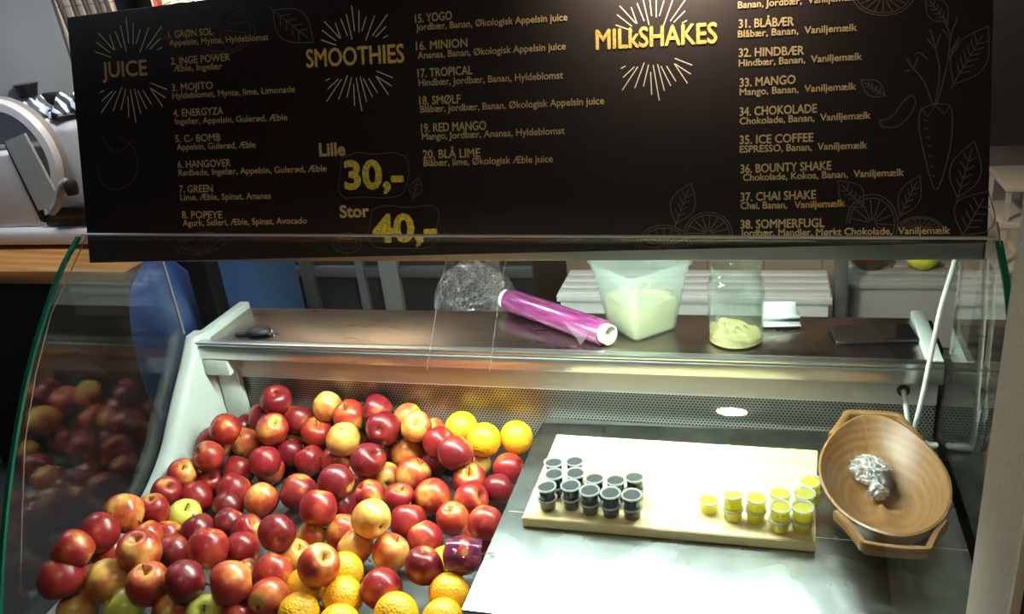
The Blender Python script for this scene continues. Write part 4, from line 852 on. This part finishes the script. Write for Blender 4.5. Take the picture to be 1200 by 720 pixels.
# ------------------------------------------------------------------ left: counter with slicer
CZ = .155
ct = thing('wooden_counter', 'orange brown wooden counter under the meat slicer', 'counter', (-2.3, 2.3, ZF))
def rel(o, t): o.location = o.location - t.location; return o
rel(MB().box(-2.748, -1.87, 2.0, 2.72, CZ - .045, CZ, .004).build('counter_top', wood('orange oak counter', (.36, .15, .035), (.55, .26, .07), 'X', 4, .4), ct), ct)
rel(MB().box(-2.748, -1.90, 2.06, 2.72, ZF, CZ - .045).build('cabinet_body', M_black, ct, smooth=False), ct)
rel(MB().box(-2.16, -1.93, 2.05, 2.06, -.02, .085, .002).build('drawer_front', plain('grey drawer front', (.16, .17, .16), .5), ct), ct)
sl = thing('meat_slicer', 'white meat slicer with round blade standing on the wooden counter', 'slicer', (-2.35, 2.3, CZ))
M_sl = plain('white enamel', (.60, .57, .55), .3, var=.04); M_blade = steel('blade steel', (.55, .54, .55), .25, .06); M_slg = plain('grey guard', (.22, .19, .17), .5)
MB().box(-.35, .30, -.10, .30, .012, .072, .02, 4).build('base', M_sl, sl)
MB().box(-.33, .28, -.06, .26, .0, .014).build('foot', M_black, sl)
mb = MB().box(-.20, .22, .10, .25, .06, .40, .045, 5); mb.build('motor_housing', M_sl, sl)
MB().lathe([(.205, .03), (.212, .012), (.205, -.012), (.180, -.016), (.172, -.004), (.172, .03)], 56, (-.165, .02, .285), 'Y', cap=False).build('blade_guard', M_sl, sl)
MB().lathe([(.215, .035), (.217, .02), (.213, .012)], 56, (-.165, .02, .285), 'Y', cap=False).build('guard_rim', M_slg, sl)
MB().lathe([(0, .0), (.06, -.002), (.062, .004), (.165, .012), (.168, .016), (0, .018)], 56, (-.165, .02, .285), 'Y', cap=False).build('blade', M_blade, sl)
MB().box(-.40, -.03, -.07, -.005, .07, .33, .012, 3).build('carriage', M_sl, sl)
MB().poly([(-.045, -.085, .372), (.045, -.085, .395), (.092, -.085, .20), (.062, -.085, .145), (.0, -.085, .135)], (0, .010, 0)).build('food_pusher', plain('pale grey green plate', (.42, .44, .40), .35), sl, smooth=False)
MB().poly([(-.055, -.080, .37), (-.045, -.080, .372), (.005, -.080, .13), (.0, -.080, .09), (-.012, -.080, .10)], (0, .012, 0)).build('pusher_edge', M_black, sl, smooth=False)
MB().box(.0, .26, -.075, .02, .075, .115, .008).box(.03, .19, -.085, -.02, .10, .145, .012).build('black_tray', M_black, sl)
mb = MB().tube(spline([(.06, -.09, .13), (.10, -.095, .16), (.135, -.095, .215), (.16, -.09, .235)], 5), [.014] * 16, 12); mb.build('handle_grip', plain('grey handle', (.30, .28, .27), .4), sl)
MB().lathe([(0, -.03), (.018, -.028), (.022, -.01), (.022, .01), (.016, .02), (0, .022)], 18, (.165, -.085, .215)).build('handle_knob', M_black, sl)
# cloths and small things on the slicer's top
def cloth(name, label, loc, sx, sy, h, m, seed, cat='cloth'):
    mb = MB(); rd = random.Random(seed); n = 16; g = []
    ph = [rd.uniform(0, 6) for _ in range(6)]
    for j in range(n + 1):
        row = []
        for i in range(n + 1):
            u, v = i / n * 2 - 1, j / n * 2 - 1; e_ = max(0, 1 - (abs(u) ** 2.5 * .9 + abs(v) ** 2.5 * .9))
            z = h * e_ ** .5 * (.65 + .35 * sin(5 * u + 3 * v + ph[0]) * cos(4 * v - 2 * u + ph[1])) + .004
            row.append((u * sx * (1 + .12 * sin(3 * v + ph[2])), v * sy * (1 + .12 * sin(4 * u + ph[3])), z))
        g.append(row)
    b0 = [[(p[0], p[1], .001) for p in g[0]]]
    o = MB().loft(g, False).build(name, m, ang=60, loc=loc); s_ = o.modifiers.new('thickness', 'SOLIDIFY'); s_.thickness = .004; s_.offset = 1
    tag(o, label, cat); return o
def stripe_mat(name, a, b, sc):
    t = NT(name); wv = t.new('ShaderNodeTexWave', bands_direction='DIAGONAL', i={'Vector': t.coord(), 'Scale': sc, 'Distortion': 4.0}).outputs['Fac']
    return t.done(t.bsdf(Base_Color=t.ramp(wv, [(.55, a), (.62, b)]), Roughness=.8))
HT = CZ + .4005
cloth('work_glove', 'dark work glove with pale blue stripes on top of the slicer', (-2.30, 2.475, HT), .095, .065, .085, stripe_mat('striped glove fabric', (.015, .016, .02), (.50, .58, .70), 12), 3, 'glove')
cloth('crumpled_cloth', 'small crumpled blue white cloth left of the striped glove', (-2.475, 2.47, HT), .05, .05, .075, stripe_mat('blue white cloth', (.42, .50, .62), (.05, .06, .08), 10), 9)
cloth('black_cloth', 'black folded cloth on the slicer right of the striped glove', (-2.175, 2.475, HT), .045, .055, .055, plain('black fabric', (.012, .012, .014), .9), 5)
sb = thing('spray_bottle', 'pale blue spray bottle with black nozzle behind the slicer blade', 'bottle', (-2.58, 2.64, CZ))
MB().lathe([(0, 0), (.036, 0), (.038, .01), (.038, .34), (.022, .39), (.014, .40), (.014, .425)], 24).build('bottle_body', plain('pale blue plastic', (.25, .34, .52), .3), sb)
MB().box(-.018, .075, -.014, .014, .425, .465, .008).build('spray_head', M_black, sb); MB().lathe([(.018, .40), (.019, .425), (.012, .43)], 16).build('collar', M_black, sb)
# tall dark machine at the far left edge
mc = thing('black_grinder', 'black appliance at the far left behind the slicer blade', 'appliance', (-2.68, 2.665, CZ))
MB().box(-.06, .045, -.05, .05, 0, .45, .015).build('housing', M_black, mc); MB().lathe([(.03, .45), (.045, .50), (.0, .502)], 20, (-.01, 0, 0)).build('lid', M_blackgloss, mc)
# cables on the back wall, pipes, poster, sign, bottle
for k, (x, lean) in enumerate([(-2.72, .05), (-2.66, .03), (-2.60, .07), (-2.55, .02), (-2.50, .04)]):
    o = MB().tube(spline([(x - lean, 2.985, 1.775), (x - lean * .4, 2.975, 1.2), (x + .03, 2.97, .80), (x + .05, 2.97, .50), (x + .03, 2.98, .2)], 6), .009, 8).build('hanging_cable', M_black)
    tag(o, 'black cable hanging down the back wall above the slicer', 'cable', 'black cables above the slicer')
for x, lb_ in ((-2.43, 'dark red pipe on the tiled wall beside the hanging cables'), (-2.255, 'dark red pipe on the tiled wall left of the bottle')):
    tag(MB().tube([(x, 2.985, 1.775), (x, 2.985, .0)], .012, 10).build('wall_pipe', M_redwood), lb_, 'pipe')
ws = tag(MB().box(-2.4, -1.4, 2.70, 2.998, .61, .63, .002).build('wall_shelf', M_darkcab), 'dark wall shelf behind the board carrying the red topped bottle', 'shelf')
sq = thing('squeeze_bottle', 'squeeze bottle with a bright red cap above the board\'s left end', 'bottle', (-2.13, 2.80, .6305))
MB().lathe([(0, 0), (.032, 0), (.034, .008), (.034, .15), (.030, .165)], 24).build('bottle_body', plain('red squeeze plastic', (.45, .02, .015), .35), sq)
MB().lathe([(.036, .165), (.038, .168), (.038, .190), (.030, .193), (.028, .205), (.014, .212), (.010, .225), (.004, .262), (0, .262)], 24).build('nozzle_cap', plain('bright red cap', (.62, .02, .015), .35), sq)
sg = thing('paper_notice', 'white paper notice with small writing on the tiled wall', 'notice', (-2.12, 2.99, .93))
MB().box(-.085, .085, -.002, .002, -.12, .16).build('paper', plain('white notice paper', (.85, .82, .72), .8, var=.02), sg, smooth=False)
for k, (x0, x1) in enumerate([(-.05, .0), (-.03, .06), (-.06, .05)]): MB().box(x0, x1, -.0026, -.0018, .05 - .045 * k, .056 - .045 * k).build('writing_line', M_black, sg, smooth=False)
ps_ = thing('dark_poster', 'dark poster with pale marks on the tiled wall', 'poster', (-1.95, 2.99, .95))
MB().box(-.075, .075, -.002, .002, -.16, .2).build('sheet', plain('dark poster paper', (.03, .022, .02), .6), ps_, smooth=False)
mb = MB(); rd = random.Random(5)
for k in range(16): x, z = rd.uniform(-.06, .04), rd.uniform(-.10, .14); mb.box(x, x + rd.uniform(.01, .025), -.0026, -.0018, z, z + .007)
mb.build('print', plain('pale print', (.4, .36, .28), .7), ps_, smooth=False)

# ------------------------------------------------------------------ behind the case
M_bag = plain('blue plastic sack', (.06, .14, .42), .5, var=.3, scale=14, bump=.8)
def sack(name, label, loc, rx, ry, h, m, seed):
    rd = random.Random(seed); ph = [rd.uniform(0, 6) for _ in range(5)]; lp = []
    for j in range(15):
        t = j / 14; r = (1 - (2 * t - .9) ** 4 * .6) if t > .45 else (.93 + .07 * t); r *= 1 if t < .9 else .8
        lp.append([(rx * r * math.copysign(abs(cos(a)) ** .8, cos(a)) * (1 + .05 * sin(7 * a + 5 * t + ph[0]) + .03 * sin(13 * a + ph[1])), ry * r * math.copysign(abs(sin(a)) ** .8, sin(a)) * (1 + .05 * sin(6 * a + ph[2] + 4 * t)), h * t + .012 * sin(4 * a + ph[3]) * t) for a in [2 * pi * k / 40 for k in range(40)]])
    o = MB().loft(lp, True, True, True).build(name, m, ang=50, loc=loc); return tag(o, label, 'sack')
sack('blue_sack', 'full blue plastic sack standing beside the wooden counter', (-1.735, 1.99, ZF), .13, .12, .88, M_bag, 2)
up = tag(MB().box(-1.565, -1.50, 1.90, 1.96, ZF, .95, .004).build('dark_upright', M_black), 'black upright between the blue sack and the blue crate', 'post')
cr = thing('blue_crate', 'blue plastic crate behind the left end of the shelf', 'crate', (-1.65, 2.30, ZF))
MB().box(-.11, .11, -.12, .12, 0, .80, .012).build('crate_body', plain('blue crate plastic', (.07, .14, .30), .45), cr)
MB().box(-.115, .115, -.125, .125, .80, .83, .006).build('crate_rim', plain('pale blue crate rim', (.16, .26, .45), .4), cr)
rc = thing('rear_cabinet', 'row of dark cabinets with grey frames along the back wall', 'cabinet', (-1.23, 2.75, ZF))
MB().box(-.52, .50, -.22, .24, 0, .92).build('cabinet_body', M_darkcab, rc, smooth=False)
for k, (x, w_) in enumerate([(-.50, .03), (-.36, .05), (-.14, .03), (-.05, .07), (.20, .03), (.34, .05)]): MB().box(x, x + w_, -.245, -.22, .0, .90, .003).build('frame_post', plain('grey frame %d' % k, [(.16, .17, .17), (.08, .08, .08), (.14, .14, .14), (.22, .23, .22), (.10, .09, .08), (.17, .17, .16)][k], .45), rc)
MB().box(-.52, .50, -.24, -.22, .58, .62, .003).build('rail', plain('dull rail', (.10, .10, .10), .4), rc)
for k in range(3): MB().tube([(-.42 + .3 * k, -.26, .66), (-.42 + .3 * k, -.26, .80)], .007, 8).build('handle', M_alu, rc)
pbg = sack('clear_plastic_bag', 'crumpled clear plastic bag in front of the rear cabinets', (-.83, 2.22, -.20), .12, .09, .30, crinkle('clear bag film', (.35, .35, .33), .9), 6)
bc = thing('rear_counter', 'low steel counter carrying the white ribbed boxes', 'counter', (.0, 2.42, ZF))
MB().box(-.70, .95, -.27, .20, .40, .43, .003).build('counter_top', M_shelf, bc); MB().box(-.68, .93, -.25, .19, 0, .40).build('counter_body', M_darkcab, bc, smooth=False)
RCZ = ZF + .4302
M_boxw = plain('white ribbed box', (.62, .66, .66), .4, var=.05); M_boxg = plain('grey ribbed box', (.36, .37, .36), .45, var=.08)
def ribbed(name, label, x0, x1, y0, y1, top, m, cat='box'):
    t = thing(name, label, cat, ((x0 + x1) / 2, (y0 + y1) / 2, RCZ)); hx, hy, h = (x1 - x0) / 2, (y1 - y0) / 2, top - RCZ
    MB().box(-hx + .008, hx - .008, -hy + .008, hy - .008, 0, h - .028, .004).build('box_body', m, t)
    mb = MB().box(-hx, hx, -hy, hy, h - .028, h - .008, .003)
    for k in range(4): mb.box(-hx + .004, hx - .004, -hy + .006 + k * hy / 2.05, -hy + .006 + k * hy / 2.05 + hy * .34, h - .009, h, .003)
    mb.build('lid', m, t)
ribbed('storage_box', 'long white box with ribbed lid behind the tub and jar', -.575, .178, 2.20, 2.40, .010, M_boxw)
ribbed('storage_box', 'grey ribbed box to the right behind the phone', .225, .56, 2.36, 2.58, -.01, M_boxg)
tag(MB().box(.186, .218, 2.25, 2.29, RCZ, .25, .003).build('grey_upright', plain('grey upright paint', (.10, .11, .11), .5)), 'grey upright between the white and grey ribbed boxes', 'post')
lm = MB(); bmesh.ops.create_uvsphere(lm.b, u_segments=24, v_segments=14, radius=1)
for v in lm.b.verts:
    if abs(v.co.x) > .8: v.co.x *= 1 + (abs(v.co.x) - .8) * .9
    v.co *= .032; v.co.x *= 1.2
tag(lm.build('lemon', plain('green yellow lemon peel', (.60, .62, .04), .4), ang=180, loc=(.43, 2.44, .0225)), 'green yellow lemon lying on the grey ribbed box', 'lemon')
br = thing('brown_bowl', 'small brown bowl on the grey ribbed box left of the lemon', 'bowl', (.29, 2.46, -.0098))
MB().lathe([(0, 0), (.03, 0), (.055, .03), (.06, .05), (.056, .05), (.05, .03), (.028, .005), (0, .004)], 28, cap=False).build('bowl_body', plain('brown glazed clay', (.12, .06, .02), .3), br)
# cupboard, white rack at the far right
tag(MB().box(.46, 1.45, 2.46, 2.99, .33, ZC - .001, .003).build('dark_backdrop', M_black), 'added black cupboard behind the right end of the board', 'backdrop')  # black block added to keep the dim space back there dark
rk = thing('metal_rack', 'beige metal rack with a carton beside the beige post', 'rack', (.70, 2.36, RCZ + .03))
M_rack = plain('dull beige rack paint', (.34, .31, .25), .5)
for z in (.24, .36, .455): MB().box(-.13, .16, -.10, .09, z, z + .016, .002).build('rack_shelf', M_rack, rk)
for x, y in ((-.125, -.095), (.15, -.095), (-.125, .082), (.15, .082)): MB().box(x, x + .010, y, y + .010, -.03, .455).build('rack_leg', M_rack, rk)
tag(MB().box(-.07, .07, -.07, .07, 0, .08, .003).build('carton', plain('beige carton', (.48, .38, .27), .7), loc=(.70, 2.36, RCZ + .2865)), 'beige carton on the metal rack beside the post', 'carton')
